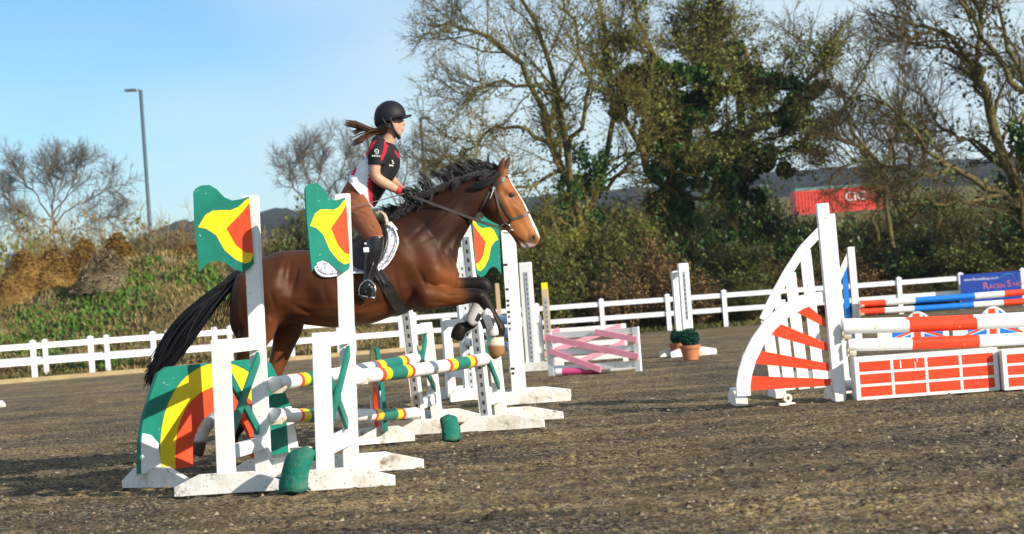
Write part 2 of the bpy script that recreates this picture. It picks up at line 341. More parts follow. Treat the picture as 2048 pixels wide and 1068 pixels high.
wing_stand('tall flagged stand right of the near pair, in front of the rider', TB, SB, H(TB, 684, 388), H(SB, 652, 664), flag=(math.radians(48), H(TB, 683, 530), 1, .98), lean=ltan(2.2), foot_s=(.12, .09), strip=True)
wing_stand('far cross-braced stand under the horse\'s belly, no flag showing', TC, S_C, 1.62, H(S_C, 853, 645), lean=ltan(-2.6), foot_s=(-.05, .05), strip=True)
wing_stand('far flagged stand behind the horse\'s folded front legs', TD, SD, H(TD, 945, 445), H(SD, 992, 640), flag=(math.radians(54), H(TD, 962, 542), -1, .98), lean=ltan(-2.0), foot_s=(.14, .20), strip=True)
# ------------------------------------------------------------------ poles
def tpx(p0, p1, x):
    lo, hi = 0., 1.; f = lambda t: proj(p0.lerp(p1, t))[0]
    inc = f(1) > f(0)
    for _ in range(40):
        m = (lo + hi) / 2
        if (f(m) < x) == inc: lo = m
        else: hi = m
    return (lo + hi) / 2
def pole(label, p0, p1, r, bands, mats, group=None, ext=(0, 0), bandpx=None):
    u = (p1 - p0).normalized(); q0, q1 = p0 - u * ext[0], p1 + u * ext[1]; L = (q1 - q0).length
    b = MB(); cur = 0.0; edges = []
    for t0, t1, mi in bands:
        if t0 > cur + 1e-4: edges.append((cur, t0, 0))
        edges.append((max(t0, cur), t1, mi)); cur = t1
    if cur < 1: edges.append((cur, 1, 0))
    wob = lambda t: Vector((0, 0, -.012 * 4 * t * (1 - t)))
    for i, (t0, t1, mi) in enumerate(edges):
        k = max(2, int((t1 - t0) * 12)); pts = [q0.lerp(q1, t0 + (t1 - t0) * j / k) + wob(t0 + (t1 - t0) * j / k) for j in range(k + 1)]
        b.tube(pts, r, 14, cap=False, mi=mi)
    for e, sg in ((q0, -1), (q1, 1)):
        ring = [e, e + u * sg * .008]; b.tube(ring if sg > 0 else ring[::-1], [r, r * .86] if sg > 0 else [r * .86, r], 14, cap=True)
    o = b.build('pole', mats, None, smooth=True, loc=q0)
    m = o.modifiers.new('split', 'EDGE_SPLIT'); m.split_angle = math.radians(50)
    return setp(o, label, 'pole', group)
PM = [WHITE, RED, YELLOW, GREEN]
def five(p0, p1, *gs):
    out = []
    for g in gs:
        t = [tpx(p0, p1, x) for x in g]
        out += [(t[0], t[1], 1), (t[1], t[2], 2), (t[2], t[3], 3), (t[3], t[4], 2), (t[4], t[5], 1)]
    return out
dA, dB, dC, dD = TA.y, TB.y, TC.y, TD.y
a0, a1 = at(545, 768, dA + .02), at(830, 717, dC - .10)
pole('striped pole on the back stands, upper of the two, in the horse\'s path', a0, a1, .050, five(a0, a1, (591, 597, 609, 636, 645, 650), (746, 751, 762, 795, 803, 808)), PM, 'striped oxer poles')
a0, a1 = at(545, 830, dA + .02), at(831, 826, dC - .12)
pole('lowest striped pole, slung between the back stands near the ground', a0, a1, .050, five(a0, a1, (591, 597, 610, 640, 650, 656), (741, 746, 757, 786, 796, 802)), PM, 'striped oxer poles')
a0, a1 = at(716, 753, dB + .02), at(969, 718, dD - .08)
pole('front striped pole of the oxer, crossing below the horse\'s chest', a0, a1, .052, five(a0, a1, (752, 760, 772, 803, 812, 818), (888, 894, 905, 930, 939, 944)), PM, 'striped oxer poles')
# cups that hold the poles
def cup(p, a, label):
    p = Vector(p); a = Vector(a).normalized(); b = MB(); n = 8; s = a.cross(vz(0, 0, 1)); ring = []
    for k in range(n + 1):
        th = math.pi + math.pi * k / n; ring.append((math.cos(th) * .055, math.sin(th) * .055))
    for k in range(n + 1):
        th = 2 * math.pi - math.pi * k / n; ring.append((math.cos(th) * .046, math.sin(th) * .046))
    b.prism(ring, p - a * .03, s, vz(0, 0, 1), a * .06); b.box(p - a * .04, s * .04, vz(0, 0, .05), a * .006)
    o = b.build('pole_cup', mat('cup_plastic', (.62, .55, .42), .5, .15), None, loc=p); setp(o, label, 'pole cup', 'jump cups'); return o
ax = (flat(TC) - flat(TA)).normalized()
cup(at(556, 770, dA + .09) - vz(0, 0, .004), ax, 'cream jump cup under the upper pole end on the arch-side stand'); cup(at(556, 832, dA + .09) - vz(0, 0, .004), ax, 'cream jump cup under the lowest pole end on the arch-side stand')
cup(at(726, 752, dB + .10) - vz(0, 0, .004), ax, 'cream jump cup holding the front pole on the near flagged stand'); cup(at(961, 720, dD - .09) - vz(0, 0, .004), -ax, 'cream jump cup holding the front pole on the far flagged stand')
# ------------------------------------------------------------------ rainbow arches
def arch(label, L, Rr, h, group, feet=True, rev=False):
    L = flat(L); Rr = flat(Rr); e = (Rr - L).normalized(); w = (Rr - L).length; up = vz(0, 0, 1); n = e.cross(up);
    if n.y > 0: n = -n
    t = thing('rainbow_filler', label, 'jump filler', (L + Rr) / 2, group); o0 = L + up * .10; hh = h - .10
    def half(rx, ry, N=22, pw=1.0): return [(w / 2 - rx * math.cos(math.pi * k / N), ry * math.sin(math.pi * k / N) ** pw) for k in range(N + 1)]
    # outer outline: flat topped arch with chamfered shoulders
    outer = [(0, 0), (.02, .20), (.06, .34), (.13, .48), (.26, hh), (w - .26, hh), (w - .13, .48), (w - .06, .34), (w - .02, .20), (w, 0)]
    def band(out, inn, off, m, nm, th=.012):
        b = MB(); O = o0 + n * off
        k = len(inn); 
        def near(i): return inn[i]
        # resample outer to k points by angle
        import bisect
        d = [0]
        for i in range(1, len(out)): d.append(d[-1] + math.dist(out[i], out[i - 1]))
        rs = []
        for i in range(k):
            s = d[-1] * i / (k - 1); j = min(max(bisect.bisect(d, s) - 1, 0), len(out) - 2); f = (s - d[j]) / (d[j + 1] - d[j]); rs.append((out[j][0] + (out[j + 1][0] - out[j][0]) * f, out[j][1] + (out[j + 1][1] - out[j][1]) * f))
        for i in range(k - 1):
            quad = [rs[i], rs[i + 1], inn[i + 1], inn[i]]; b.prism(quad, O, e, up, n * -th)
        return b.build(nm, m, t)
    k_ = w / 1.7; y_out = half(w / 2 - .21 * k_, hh * .998, pw=.8); y_in = half(w / 2 - .36 * k_, hh * .76, pw=.8); r_in = half(w / 2 - .53 * k_, hh * .52, pw=.8)
    band(outer, y_out, 0, GREEN, 'green_band', .03); band(half(w / 2 - .207 * k_, hh * .996, pw=.8), y_in, .004, YELLOW, 'yellow_band', .03); band(half(w / 2 - .357 * k_, hh * .757, pw=.8), r_in, .008, RED, 'red_band', .03)
    b = MB(); b.prism([(.012, 0), (.030, .20), (.046, .27), (.13 * k_, .25), (.195 * k_, .19), (.205 * k_, 0)], o0 + n * .0105, e, up, n * -.03); b.build('white_corner', WHITE, t)
    b = MB(); b.prism([(w - .012, 0), (w - .062, .33), (w - .135 * k_, .33), (w - .135 * k_, 0)], o0 + n * .0105, e, up, n * -.03); b.build('white_corner', WHITE, t)
    MB().prism([(w - .136 * k_, 0), (w - .136 * k_, .42), (w - .36 * k_, .42), (w - .36 * k_, 0)], o0 + n * .0135, e, up, n * -.03).build('green_corner', GREEN, t)
    if feet:
        for P0 in (L + e * .09, Rr - e * .09):
            MB().prism(foot_poly(.62, .135, .05, .30, sh=.06), P0 + e * -.0235, n, up, e * .047).build('foot', FOOTW, t, bevel=.004)
    return t
def gl(x, d): 
    p = at(x, 700, d); return Vector((p.x, d, 0))
arch('green, yellow and red rainbow arch at the left end of the oxer', gl(262, 14.45), gl(584, 15.75), .80, 'rainbow arches')
arch('far rainbow arch seen nearly edge-on between the stands', Vector((-1.30, 18.6, 0)), Vector((-1.13, 17.5, 0)), .78, 'rainbow arches')
# ------------------------------------------------------------------ weighted sacks over the feet
def sack(label, p, length, r, lean, dirn, group='green weight sacks'):
    p = Vector(p); rings = []; N = 16; K = 14; d = Vector(dirn).normalized(); s = d.cross(vz(0, 0, 1))
    rr = random.Random(hash(label) & 255)
    for k in range(K + 1):
        t = k / K; z = length * math.sin(t * math.pi * .62 + .02) / math.sin(math.pi * .62 + .02) if False else length * t
        c = p + vz(0, 0, z) + d * (lean * t * t) 
        q = (min(1, t / .10) ** .5) * (min(1, (1 - t) / .16) ** .5) * (1 - .10 * math.sin(t * math.pi)) * (1 + .02 * math.sin(t * 40)) * (1.10 if .04 < t < .10 else 1)
        rings.append([c + s * (r * q * math.cos(2 * math.pi * j / N) * (1 + .05 * math.sin(3 * j + k))) + d * (r * .8 * q * math.sin(2 * math.pi * j / N)) for j in range(N)])
    o = MB().loft(rings).build('weight_sack', SACK, None, smooth=True, loc=p); sm = o.modifiers.new('sub', 'SUBSURF'); sm.levels = 1; sm.render_levels = 1
    for t_, rr_ in ((.10, 1.03),):
        c = p + vz(0, 0, length * t_) + d * (lean * t_ * t_); mb = MB(); mb.tube([c + s * (r * rr_ * math.cos(a_)) + d * (r * .82 * rr_ * math.sin(a_)) + vz(0, 0, .006 * math.sin(5 * a_)) for a_ in [2 * math.pi * q / 24 for q in range(25)]], .007, 6, cap=False); mb.build('stitched_seam', mat('dark_canvas_seam', (.008, .07, .05), .9), o, smooth=True)
    setp(o, label, 'sack', group)
g = gnd(592, 982); sack('plump green canvas sack between the two near stands', (g.x + .0, g.y - .16, -.01), .29, .112, .115, (1, .9, 0))
g = gnd(622, 958); sack('darker green sack tucked behind the plump near one', (g.x + .01, g.y + .42, -.01), .20, .10, .03, (.5, 1, 0))
g = gnd(909, 880); sack('faded green sack leaning between the two far stands', (g.x - .02, g.y - .10, -.01), .225, .082, .06, (-.3, 1, 0))
g = gnd(812, 858); sack('small dark sack behind the far stand below the belly', (g.x, g.y + .3, -.01), .12, .09, .0, (.1, 1, 0))
# ------------------------------------------------------------------ lettered jump behind (pale blue poles)
def plain_stand(label, T, S, tall, short, strip=None, lean=0, L=.8, group='white stands of the pale blue jump', letters=False, col=WHITE, w=.05, foot_s=0):
    T = flat(T); S = flat(S); a = (S - T).normalized(); b = Vector((-a.y, a.x, 0)); up = vz(0, 0, 1)
    if b.x < 0: b = -b
    t = thing('jump_stand', label, 'jump stand', T, group)
    def bd(mb, nm, m): mb.shear((0, 0, 0), lean, 0); return mb.build(nm, m, t, bevel=.004)
    bd(MB().box(T + up * (tall / 2 + .01), a * w, b * w * 1.5, up * (tall / 2 - .01)), 'upright', col); bd(MB().box(S + up * (short / 2 + .01), a * w, b * w, up * (short / 2 - .01)), 'upright', col)
    for z in (short - .06, .3): bd(MB().beam(T + a * (w + .001) + up * z, S - a * (w + .001) + up * z, .05, .09), 'rail', col)
    for base, sg in ((T, -1), (S, 1)): bd(MB().prism(foot_poly(L, .14, .09, .4, sh=foot_s), base + a * (sg * (w + .003)), b, up, a * (sg * .05)), 'foot', FOOTW)
    if strip: strip_part(t, T, Vector(strip), .1, tall - .15, t, (lean, 0), .06, w + .003)
    if letters:
        for k, (z, ww) in enumerate(((1.48, .05), (1.22, .035), (1.10, .035), (1.05, .03), (.98, .035), (.93, .02), (.86, .03), (.80, .02), (.38, .05), (.33, .03))):
            bd(MB().box(T - b * (w * 1.5 - .025) - a * 0 + Vector((0, 0, z)) + (a if a.y < 0 else -a) * (w + .002), b * (ww * .45), a * .0015, up * .012), 'letter_mark', HOLE)
    return t
TE, SE = gnd(943, 800), gnd(928, 787); TF, SF = gnd(1040, 808), gnd(1046, 823)
plain_stand('white upright stand half hidden behind the far flagged stand', TE, Vector((TE.x - .25, TE.y + .8, 0)), H(TE, 925, 495), .95, strip=(flat(TF) - flat(TE)).normalized(), L=.55, lean=ltan(-.5))
plain_stand('tall white lettered stand rising below the horse\'s chin', TF, Vector((TF.x + .02, TF.y + .62, 0)), H(TF, 1018, 460), .62, lean=ltan(.2), L=.80, letters=True, foot_s=.14)
for k, (y0, y1, lb) in enumerate(((640, 633, 'top pale blue pole behind the folded forelegs'), (668, 657, 'middle pale blue pole behind the folded forelegs'), (694, 683, 'lowest pale blue pole behind the folded forelegs'))):
    a0, a1 = at(1036, y0, TF.y + .15), at(938, y1, TE.y - .05)
    pole(lb, a0, a1, .05, [(.12, .5, 1), (.62, .9, 1)], [WHITE, PALEBLUE], 'pale blue poles')
g = gnd(1036, 745); 
# ------------------------------------------------------------------ pink gate jump
def gate(label, Lp, Rp, z0, z1, th, parts):
    Lp = flat(Lp); Rp = flat(Rp); e = (Rp - Lp).normalized(); w = (Rp - Lp).length; up = vz(0, 0, 1); n = e.cross(up); n = n if n.y < 0 else -n
    t = thing('rustic_gate', label, 'jump gate', (Lp + Rp) / 2, 'pink and white gates')
    def bar(p, q, ww, off, nm, m, thk=.022): 
        P0 = Lp + e * p[0] + up * p[1] + n * off; Q0 = Lp + e * q[0] + up * q[1] + n * off; MB().beam(P0, Q0, thk, ww, side=n).build(nm, m, t)
    for x in (.05, w - .05): bar((x, z0), (x, z1), .085, 0, 'post', WHITE, .05)
    for z in (z0 + .10, (z0 + z1) / 2 + .02, z1 - .05): bar((.094, z), (w - .094, z), .085, .003, 'rail', WHITE, .03)
    h = z1 - z0
    bar((.02, z1 - .06), (w - .02, z0 + .20), .085, .042, 'diagonal_board', PINK); bar((.06, z0 + .36), (w * .58, z0 + .05), .08, .042, 'diagonal_board', PINK)
    bar((w * .55, z1 - .03), (w - .02, z0 + .44), .08, .042, 'diagonal_board', PINK)
    return t
gate('front pink and white gate with long diagonal boards', gnd(1098, 752), gnd(1284, 742), .0, .62, .03, None)
Lg, Rg = flat(gnd(1070, 735)), flat(gnd(1258, 722))
def gate2(label, L, Rr):
    e = (Rr - L).normalized(); w = (Rr - L).length; t = thing('rustic_gate', label, 'jump gate', (L + Rr) / 2, 'pink and white gates'); up = vz(0, 0, 1); n = e.cross(up); n = n if n.y < 0 else -n
    def bar(p, q, ww, off, nm, m, thk=.022): MB().beam(L + e * p[0] + up * p[1] + n * off, L + e * q[0] + up * q[1] + n * off, thk, ww, side=n).build(nm, m, t)
    for x in (.05, w - .05): bar((x, 0), (x, .62), .085, 0, 'post', WHITE, .05)
    for z in (.10, .33, .57): bar((.094, z), (w - .094, z), .085, .003, 'rail', WHITE, .03)
    bar((.02, .16), (w - .1, .58), .085, .042, 'diagonal_board', PINK); bar((.02, .40), (.45, .60), .08, .042, 'diagonal_board', PINK); bar((w * .5, .06), (w - .05, .32), .08, .042, 'diagonal_board', PINK)
gate2('rear pink and white gate seen through the front one', Lg, Rg)
a0, a1 = at(1112, 743, 30.6), at(1270, 731, 30.4); a0.z = a1.z = .055
pole('white and magenta pole lying on the ground below the pink gate', a0, a1, .05, [(.08, .55, 1)], [WHITE, MAGENTA])
TG = gnd(1066, 742)
plain_stand('slim white stand with steel track left of the pink gate', TG, Vector((TG.x + .14, TG.y + .7, 0)), H(TG, 1047, 525), .85, strip=(0, -1, 0), L=.7, group='white stands of the pink gate jump', w=.06)
for lab, x0, y0, xb, yb in (('bare timber post in front of the hedge, left of the lettered stand', 993, 565, 1003, 690), ('bare timber post behind the slim white stand', 1044, 560, 1058, 733), ('yellow-topped timber post with track above the pink gate', 1085, 563, 1101, 735)):
    B0 = flat(gnd(xb, yb + 2)); t = thing('timber_post', lab, 'post', B0, 'bare timber posts'); h = H(B0, x0, y0)
    MB().box(B0 + vz(0, 0, h / 2 - .07), (.055, 0, 0), (0, .055, 0), (0, 0, h / 2 - .05)).build('shaft', WOOD, t, bevel=.005)
    MB().box(B0 + vz(0, 0, h - .07), (.05, 0, 0), (0, .05, 0), (0, 0, .05)).build('top_block', YELLOW if 'yellow' in lab else WOOD, t)
    if 'track' in lab: strip_part(t, B0, (0, -1, 0), .1, h - .25, t, off=.058)
# ------------------------------------------------------------------ stand with potted box balls
TH = gnd(1379, 712)
tw = plain_stand('pair of slim white uprights rising behind the potted box balls', TH, Vector((TH.x - .10, TH.y + .55, 0)), H(TH, 1373, 526), 1.42, L=.78, group='stand by the potted balls', w=.055, foot_s=.05); strip_part(tw, flat(TH), (0, -1, 0), .6, 1.4, tw, off=.058)
def ball_pot(label, B0, r, pot_h):
    B0 = flat(B0); t = thing('potted_box_ball', label, 'potted plant', B0, 'potted box balls'); prof = [(.0, .11), (.01, .115), (pot_h - .05, .15), (pot_h - .05, .165), (pot_h, .168), (pot_h, .14), (pot_h - .02, .135)]
    MB().loft([[B0 + Vector((q * math.cos(j * math.pi / 10), q * math.sin(j * math.pi / 10), z)) for j in range(20)] for z, q in prof]).build('pot', TERRA, t, smooth=False)
    c = np.array([B0.x, B0.y, pot_h + r * .82]); N = 2600; rs = np.random.RandomState(11); d = rs.normal(size=(N, 3)); d /= np.linalg.norm(d, axis=1)[:, None]
    p = c + d * r * (.90 + .12 * rs.rand(N))[:, None]; V, F = leaf_quads(p, .028, rs, d)
    np_mesh('clipped_foliage', V, F, mat('box_leaf', (.008, .07, .045), .6, .5, scale=30), t)
    MB().loft([[Vector(c) + Vector((r * .9 * math.sin(a) * math.cos(j * math.pi / 8), r * .9 * math.sin(a) * math.sin(j * math.pi / 8), r * .9 * math.cos(a))) for j in range(16)] for a in [.05 + 3.04 * k / 10 for k in range(11)]]).build('foliage_core', mat('box_core', (.006, .04, .028), .9), t, smooth=True)
def leaf_quads(p, size, rs, nrm=None, aspect=.65):
    N = len(p); a = rs.normal(size=(N, 3)); a /= np.linalg.norm(a, axis=1)[:, None]
    if nrm is not None: a = a * .8 + nrm * .3
    b = rs.normal(size=(N, 3)); b -= a * (a * b).sum(1)[:, None] / (a * a).sum(1)[:, None]; b /= np.linalg.norm(b, axis=1)[:, None]; a /= np.linalg.norm(a, axis=1)[:, None]
    s = (size * (.6 + .8 * rs.rand(N)))[:, None]; V = np.stack([p - a * s, p + b * s * aspect, p + a * s, p - b * s * aspect], 1).reshape(-1, 3)
    return V, np.arange(N * 4).reshape(N, 4)
ball_pot('box ball in a terracotta pot in front of the white uprights', gnd(1382, 720), .136, .23)
B2 = flat(gnd(1361, 712)); ball_pot('box ball in a pot half hidden behind the front potted ball', Vector((B2.x, B2.y + .2, 0)), .12, .22)
# ------------------------------------------------------------------ red and white oxer on the right
d1 = 18.95
def q1(x, y, d=d1): return at(x, y, d)
def red_wing():
    B0 = flat(gnd(1678, 804)); t = thing('fan_wing', 'white quarter-arch wing with four red fanned slats', 'jump wing', B0)
    N = Vector((0, -1, 0)); 
    p0, p1 = q1(1680, 800), q1(1644, 407); p0.z = .02
    MB().beam(p0, p1, .095, .105, side=(0, 1, 0)).build('upright', WHITE, t, bevel=.004)
    cl = [(1487, 792), (1486, 770), (1490, 745), (1499, 715), (1515, 683), (1538, 651), (1566, 625), (1600, 605), (1632, 596), (1660, 593)]
    b = MB(); rings = []
    P = [q1(x, y) for x, y in cl]
    for i, p in enumerate(P):
        tg = (P[min(i + 1, len(P) - 1)] - P[max(i - 1, 0)]).normalized(); nn = Vector((-tg.z, 0, tg.x)); hw = .062 if i < 8 else .05
        rings.append([p + nn * hw + N * .03, p - nn * hw + N * .03, p - nn * hw - N * .03, p + nn * hw - N * .03])
    b.loft(rings).build('arc_board', WHITE, t, bevel=.003)
    sl = [((1502, 752), (1502, 781), (1661, 771), (1661, 758)), ((1513, 700), (1507, 727), (1659, 742), (1657, 727)), ((1556, 646), (1536, 668), (1655, 702), (1653, 686)), ((1616, 612), (1590, 623), (1652, 655), (1650, 639))]
    for i, qd in enumerate(sl):
        o = q1(1500, 700); 
        pts = [q1(*c) for c in qd]; b = MB(); off = N * (.012); b.add([p + off for p in pts] + [p - off for p in pts], [(0, 1, 2, 3), (7, 6, 5, 4), (0, 4, 5, 1), (1, 5, 6, 2), (2, 6, 7, 3), (3, 7, 4, 0)]); b.build('slat', RED, t)
    for (x, y, w) in ((1484, 812, .11), (1681, 803, .09)):
        g = gnd(x, y); b = MB(); b.prism([(-.34, 0), (.34, 0), (.34, .06), (.12, .15), (-.12, .15), (-.34, .06)], (g.x - w / 2, g.y + .33, .0), (0, 1, 0), (0, 0, 1), (w, 0, 0)); b.build('foot', FOOTW, t, bevel=.004)
red_wing()
def picket_wing():
    d = 20.35; Q = lambda x, y: at(x, y, d); t = thing('picket_wing', 'white sloping picket wing standing behind the red fanned one', 'jump wing', flat(Q(1690, 790)))
    pt = Q(1658, 428); pb = Q(1690, 790); pb.z = .02; MB().beam(pb, pt, .09, .10, side=(0, 1, 0)).build('upright', WHITE, t, bevel=.004)
    def zof(p, z): p = p.copy(); p.z = z; return p
    xs_ = [1552, 1585, 1613, 1640]
    top = [Q(1541, 612), Q(1566, 560), Q(1594, 515), Q(1618, 478), Q(1640, 445)]
    # sloping head rail
    tops = [Q(1527, 640), Q(1545, 600), Q(1575, 545), Q(1606, 498), Q(1650, 452)]
    for i in range(4): MB().beam(tops[i], tops[i + 1], .05, .085, side=(0, 1, 0)).build('sloping_rail', WHITE, t)
    for (xt, yt, xb, yb) in ((1533, 640, 1554, 790), (1559, 600, 1580, 786), (1580, 545, 1609, 782), (1610, 500, 1640, 780)):
        a, c = Q(xt, yt), Q(xb, yb); c.z = max(.06, c.z); MB().beam(c, a + vz(0, .0, 0), .03, .105, side=(0, 1, 0)).build('picket', WHITE, t)
    a, c = Q(1540, 757), Q(1685, 746); MB().beam(a + vz(0, .04, 0), c + vz(0, .04, 0), .03, .09, side=(0, 1, 0)).build('bottom_rail', WHITE, t)
    for x in (1548, 1686):
        g = flat(Q(x, 700)); MB().prism([(-.3, 0), (.3, 0), (.3, .06), (.1, .13), (-.1, .13), (-.3, .06)], (g.x - .05, g.y + .02, .0), (0, 1, 0), (0, 0, 1), (.1, 0, 0)).build('foot', FOOTW, t, bevel=.004)
picket_wing()
RW = [WHITE, RED]
def rpole(label, x0, y0, y1, d, r, px, ex=2130):
    a0, a1 = at(x0, y0, d), at(ex, y1, d); bands = [(tpx(a0, a1, p), tpx(a0, a1, q), 1) for p, q in px]
    pole(label, a0, a1, r, bands, RW, 'red and white poles')
rpole('front upper red and white pole of the right-hand jump', 1686, 655, 637, d1 - .06, .056, ((1817, 1952),))
rpole('rear red and white pole just above the front upper one', 1684, 648, 630, 20.2, .052, ((1811, 1946),))
rpole('lower red and white pole above the red wall blocks', 1696, 690, 672, d1 - .06, .055, ((1823, 1957),))
a0, a1 = at(1690, 781, 19.6), at(2100, 760, 19.6); a0.z = a1.z = .10
pole('plain white ground pole behind the red wall blocks', a0, a1, .05, [], [WHITE])
for x, y, lb in ((1680, 668, 'upper'), (1690, 700, 'lower')): cup(at(x + 14, y - 2, d1 - .06) - vz(0, 0, .012), (1, 0, 0), 'cream jump cup under the %s red and white pole by the fan wing' % lb)
def wall_block(label, x0, x1, yt0, yt1, yb0, yb1, cols):
    P0, P1 = flat(gnd(x0, yb0)), flat(gnd(x1, yb1)); P0.y = P1.y = (P0.y + P1.y) / 2; h = at(x0, yt0, P0.y).z; w = (P1 - P0).length; e = Vector((1, 0, 0)); t = thing('wall_filler', label, 'jump filler', P0, 'red brick-pattern wall blocks')
    MB().box(P0 + vz(w / 2, .13, h / 2), (w / 2, 0, 0), (0, .12, 0), (0, 0, h / 2)).build('box', WHITE, t, bevel=.006)
    cw = (w - .06) / cols; rh = (h - .05) / 3
    for i in range(cols):
        for j in range(3):
            MB().box(P0 + vz(.03 + cw * (i + .5), .0095, (.02 if j == 0 else .02) + rh * (j + .5)), (cw / 2 - .014, 0, 0), (0, .002, 0), (0, 0, rh / 2 - .012)).build('red_panel', RED, t)
    r = random.Random(x0)
    for k in range(3):
        MB().box(P0 + vz(.1 + r.random() * (w - .2), .0062, h * (.5 + .4 * r.random())), (.004 + .005 * r.random(), 0, 0), (0, .001, 0), (0, 0, .012 + .03 * r.random())).build('paint_chip', WHITE, t)
wall_block('red and white wall block with chipped paint beside the fan wing', 1718, 1996, 715, 700, 803, 780, 4)
wall_block('second red and white wall block cut off by the picture edge', 2006, 2290, 700, 690, 781, 762, 4)
# number marker
def marker():
    g = flat(gnd(1574, 811)); t = thing('number_marker', 'small white number nine marker on the sand by the wing', 'marker', g)
    cu = bpy.data.curves.new('nine', 'FONT'); cu.body = '9'; cu.size = .17; cu.extrude = .012; cu.bevel_depth = .003; ob = bpy.data.objects.new('tmp', cu); COL.objects.link(ob)
    dg = bpy.context.evaluated_depsgraph_get(); me = bpy.data.meshes.new_from_object(ob.evaluated_get(dg)); bpy.data.objects.remove(ob)
    me.transform(Matrix.Rotation(math.radians(90), 4, 'X')); me.transform(Matrix.Rotation(math.radians(35), 4, 'Y')); me.transform(Matrix.Translation((-.07, 0, .02)))
    link('digit', me, t, mat('cream_plastic', (.75, .70, .60), .5, .08))
    MB().box(g + vz(0, 0, .012), (.07, 0, 0), (0, .05, 0), (0, 0, .012)).build('base', MATS['cream_plastic'], t, bevel=.005)
marker()
# ------------------------------------------------------------------ red, white and blue jump behind
def flag_jump():
    d = 34.6; Q = lambda x, y, dd=d: at(x, y, dd); t = thing('slope_wing', 'white sloping wing with one red and one blue board', 'jump wing', flat(Q(1716, 690)))
    pb = Q(1718, 694); pb.z = .02; MB().beam(pb, Q(1701, 494), .09, .11, side=(0, 1, 0)).build('upright', WHITE, t, bevel=.004)
    MB().beam(Q(1662, 590), Q(1699, 508), .05, .09, side=(0, 1, 0)).build('sloping_rail', WHITE, t)
    b0 = Q(1690, 690); b0.z = .1; MB().beam(Q(1699, 686), Q(1689, 536), .035, .09, side=(0, 1, 0)).build('board', BLUE, t)
    MB().beam(Q(1684, 660), Q(1677, 575), .035, .07, side=(0, 1, 0)).build('board', RED, t)
    MB().beam(Q(1670, 682) + vz(0, .04, 0), Q(1716, 679) + vz(0, .04, 0), .03, .08, side=(0, 1, 0)).build('bottom_rail', WHITE, t)
    PMx = [WHITE, RED, BLUE]
    for y0, y1, x0, lb in ((608, 583, 1718, 'upper red, white and blue striped pole of the flag jump'), (624, 602, 1719, 'lower red, white and blue striped pole, paint chipped')):
        a0, a1 = Q(x0, y0, d - .12), Q(2120, y1 - 5, d - .12); T = lambda x: tpx(a0, a1, x)
        sft = 0 if y0 < 615 else -2
        pole(lb, a0, a1, .052, [(0, T(1771 + sft), 1), (T(1830 + sft), T(1949 + sft), 2), (T(2008 + sft), .999, 1)], PMx, 'red, white and blue poles')
    for y, lb in ((613, 'small cream cup under the upper striped pole of the flag jump'), (630, 'small cream cup under the lower striped pole of the flag jump')): cup(Q(1724, y - 4, d - .13), (1, 0, 0), lb)
    # union flag planks
    def plank(label, x0, x1, yt):
        P0 = Q(x0, 690, d - 2.4); P0.z = 0; P1 = Q(x1, 680, d - 2.4); w = P1.x - P0.x; up = vz(0, 0, 1); e = Vector((1, 0, 0)); N = Vector((0, -1, 0)); h = Q(x0 + 85, yt, d - 2.4).z
        t = thing('flag_plank', label, 'jump filler', P0, 'union flag planks'); zb = .05; hh = h - zb
        prof = lambda u: zb + hh * (.72 + .28 * math.exp(-((u - .58) / .17) ** 2) - .30 * math.exp(-((u - .30) / .10) ** 2) + .08 * math.exp(-((u - .12) / .10) ** 2) - .25 * math.exp(-((u - .86) / .09) ** 2) - (.3 if u < .02 else 0))
        K = 40; out = [(0, zb), (w, zb)] + [(w * (1 - k / K), prof(1 - k / K)) for k in range(K + 1)]
        MB().prism(out, P0, e, up, -N * .025).build('plank', WHITE, t)
        def strip(poly, off, m, nm): MB().prism(poly, P0 + N * (off + .002), e, up, N * .002).build(nm, m, t)
        cx = w * .56; y0 = zb + .03; top = lambda x: prof(x / w) - .03
        y2 = top(cx)
        # blue fields, red diagonals, red cross
        ym = (y0 + y2) / 2
        for sx in (-1, 1):
            xa, xb = cx + sx * .10, cx + sx * .36
            strip([(xa, ym + .10), (xb - sx * .02, top(xb) * .98), (xa + sx * .10, top(xa + sx * .1)), (xa, top(xa))], .0, BLUE, 'blue_field'); strip([(xa, ym - .10), (xb, y0 + .02), (xa, y0)], .0, BLUE, 'blue_field')
            strip([(xb + sx * .02, ym - .05), (xb + sx * .02, y0 + .06), (xa + sx * .06, ym - .06)], .0, BLUE, 'blue_field')
            strip([(xa - sx * .02, ym + .03), (xa - sx * .02, ym + .07), (xb + sx * .10, top(xb + sx * .1) - .02), (xb + sx * .10, top(xb + sx * .1) - .06)], .0032, RED, 'red_diagonal'); strip([(xa - sx * .02, ym - .07), (xa - sx * .02, ym - .03), (xb + sx * .08, y0 + .03), (xb + sx * .08, y0)], .0032, RED, 'red_diagonal')
        strip([(cx - .05, y0), (cx + .05, y0), (cx + .05, y2), (cx - .05, y2)], .0032, RED, 'red_cross')
        strip([(cx - .40, ym - .03), (cx + .40, ym - .03), (cx + .40, ym + .03), (cx - .40, ym + .03)], .0056, RED, 'red_cross')
        for x in (.12, w - .12): MB().box(P0 + vz(x, .02, .0 + zb / 2), (.03, 0, 0), (0, .15, 0), (0, 0, zb / 2)).build('foot', FOOTW, t)
    plank('union flag plank with wavy top, nearer the sloping wing', 1757, 1899, 622); plank('union flag plank with wavy top at the picture edge', 1908, 2052, 612)
flag_jump()
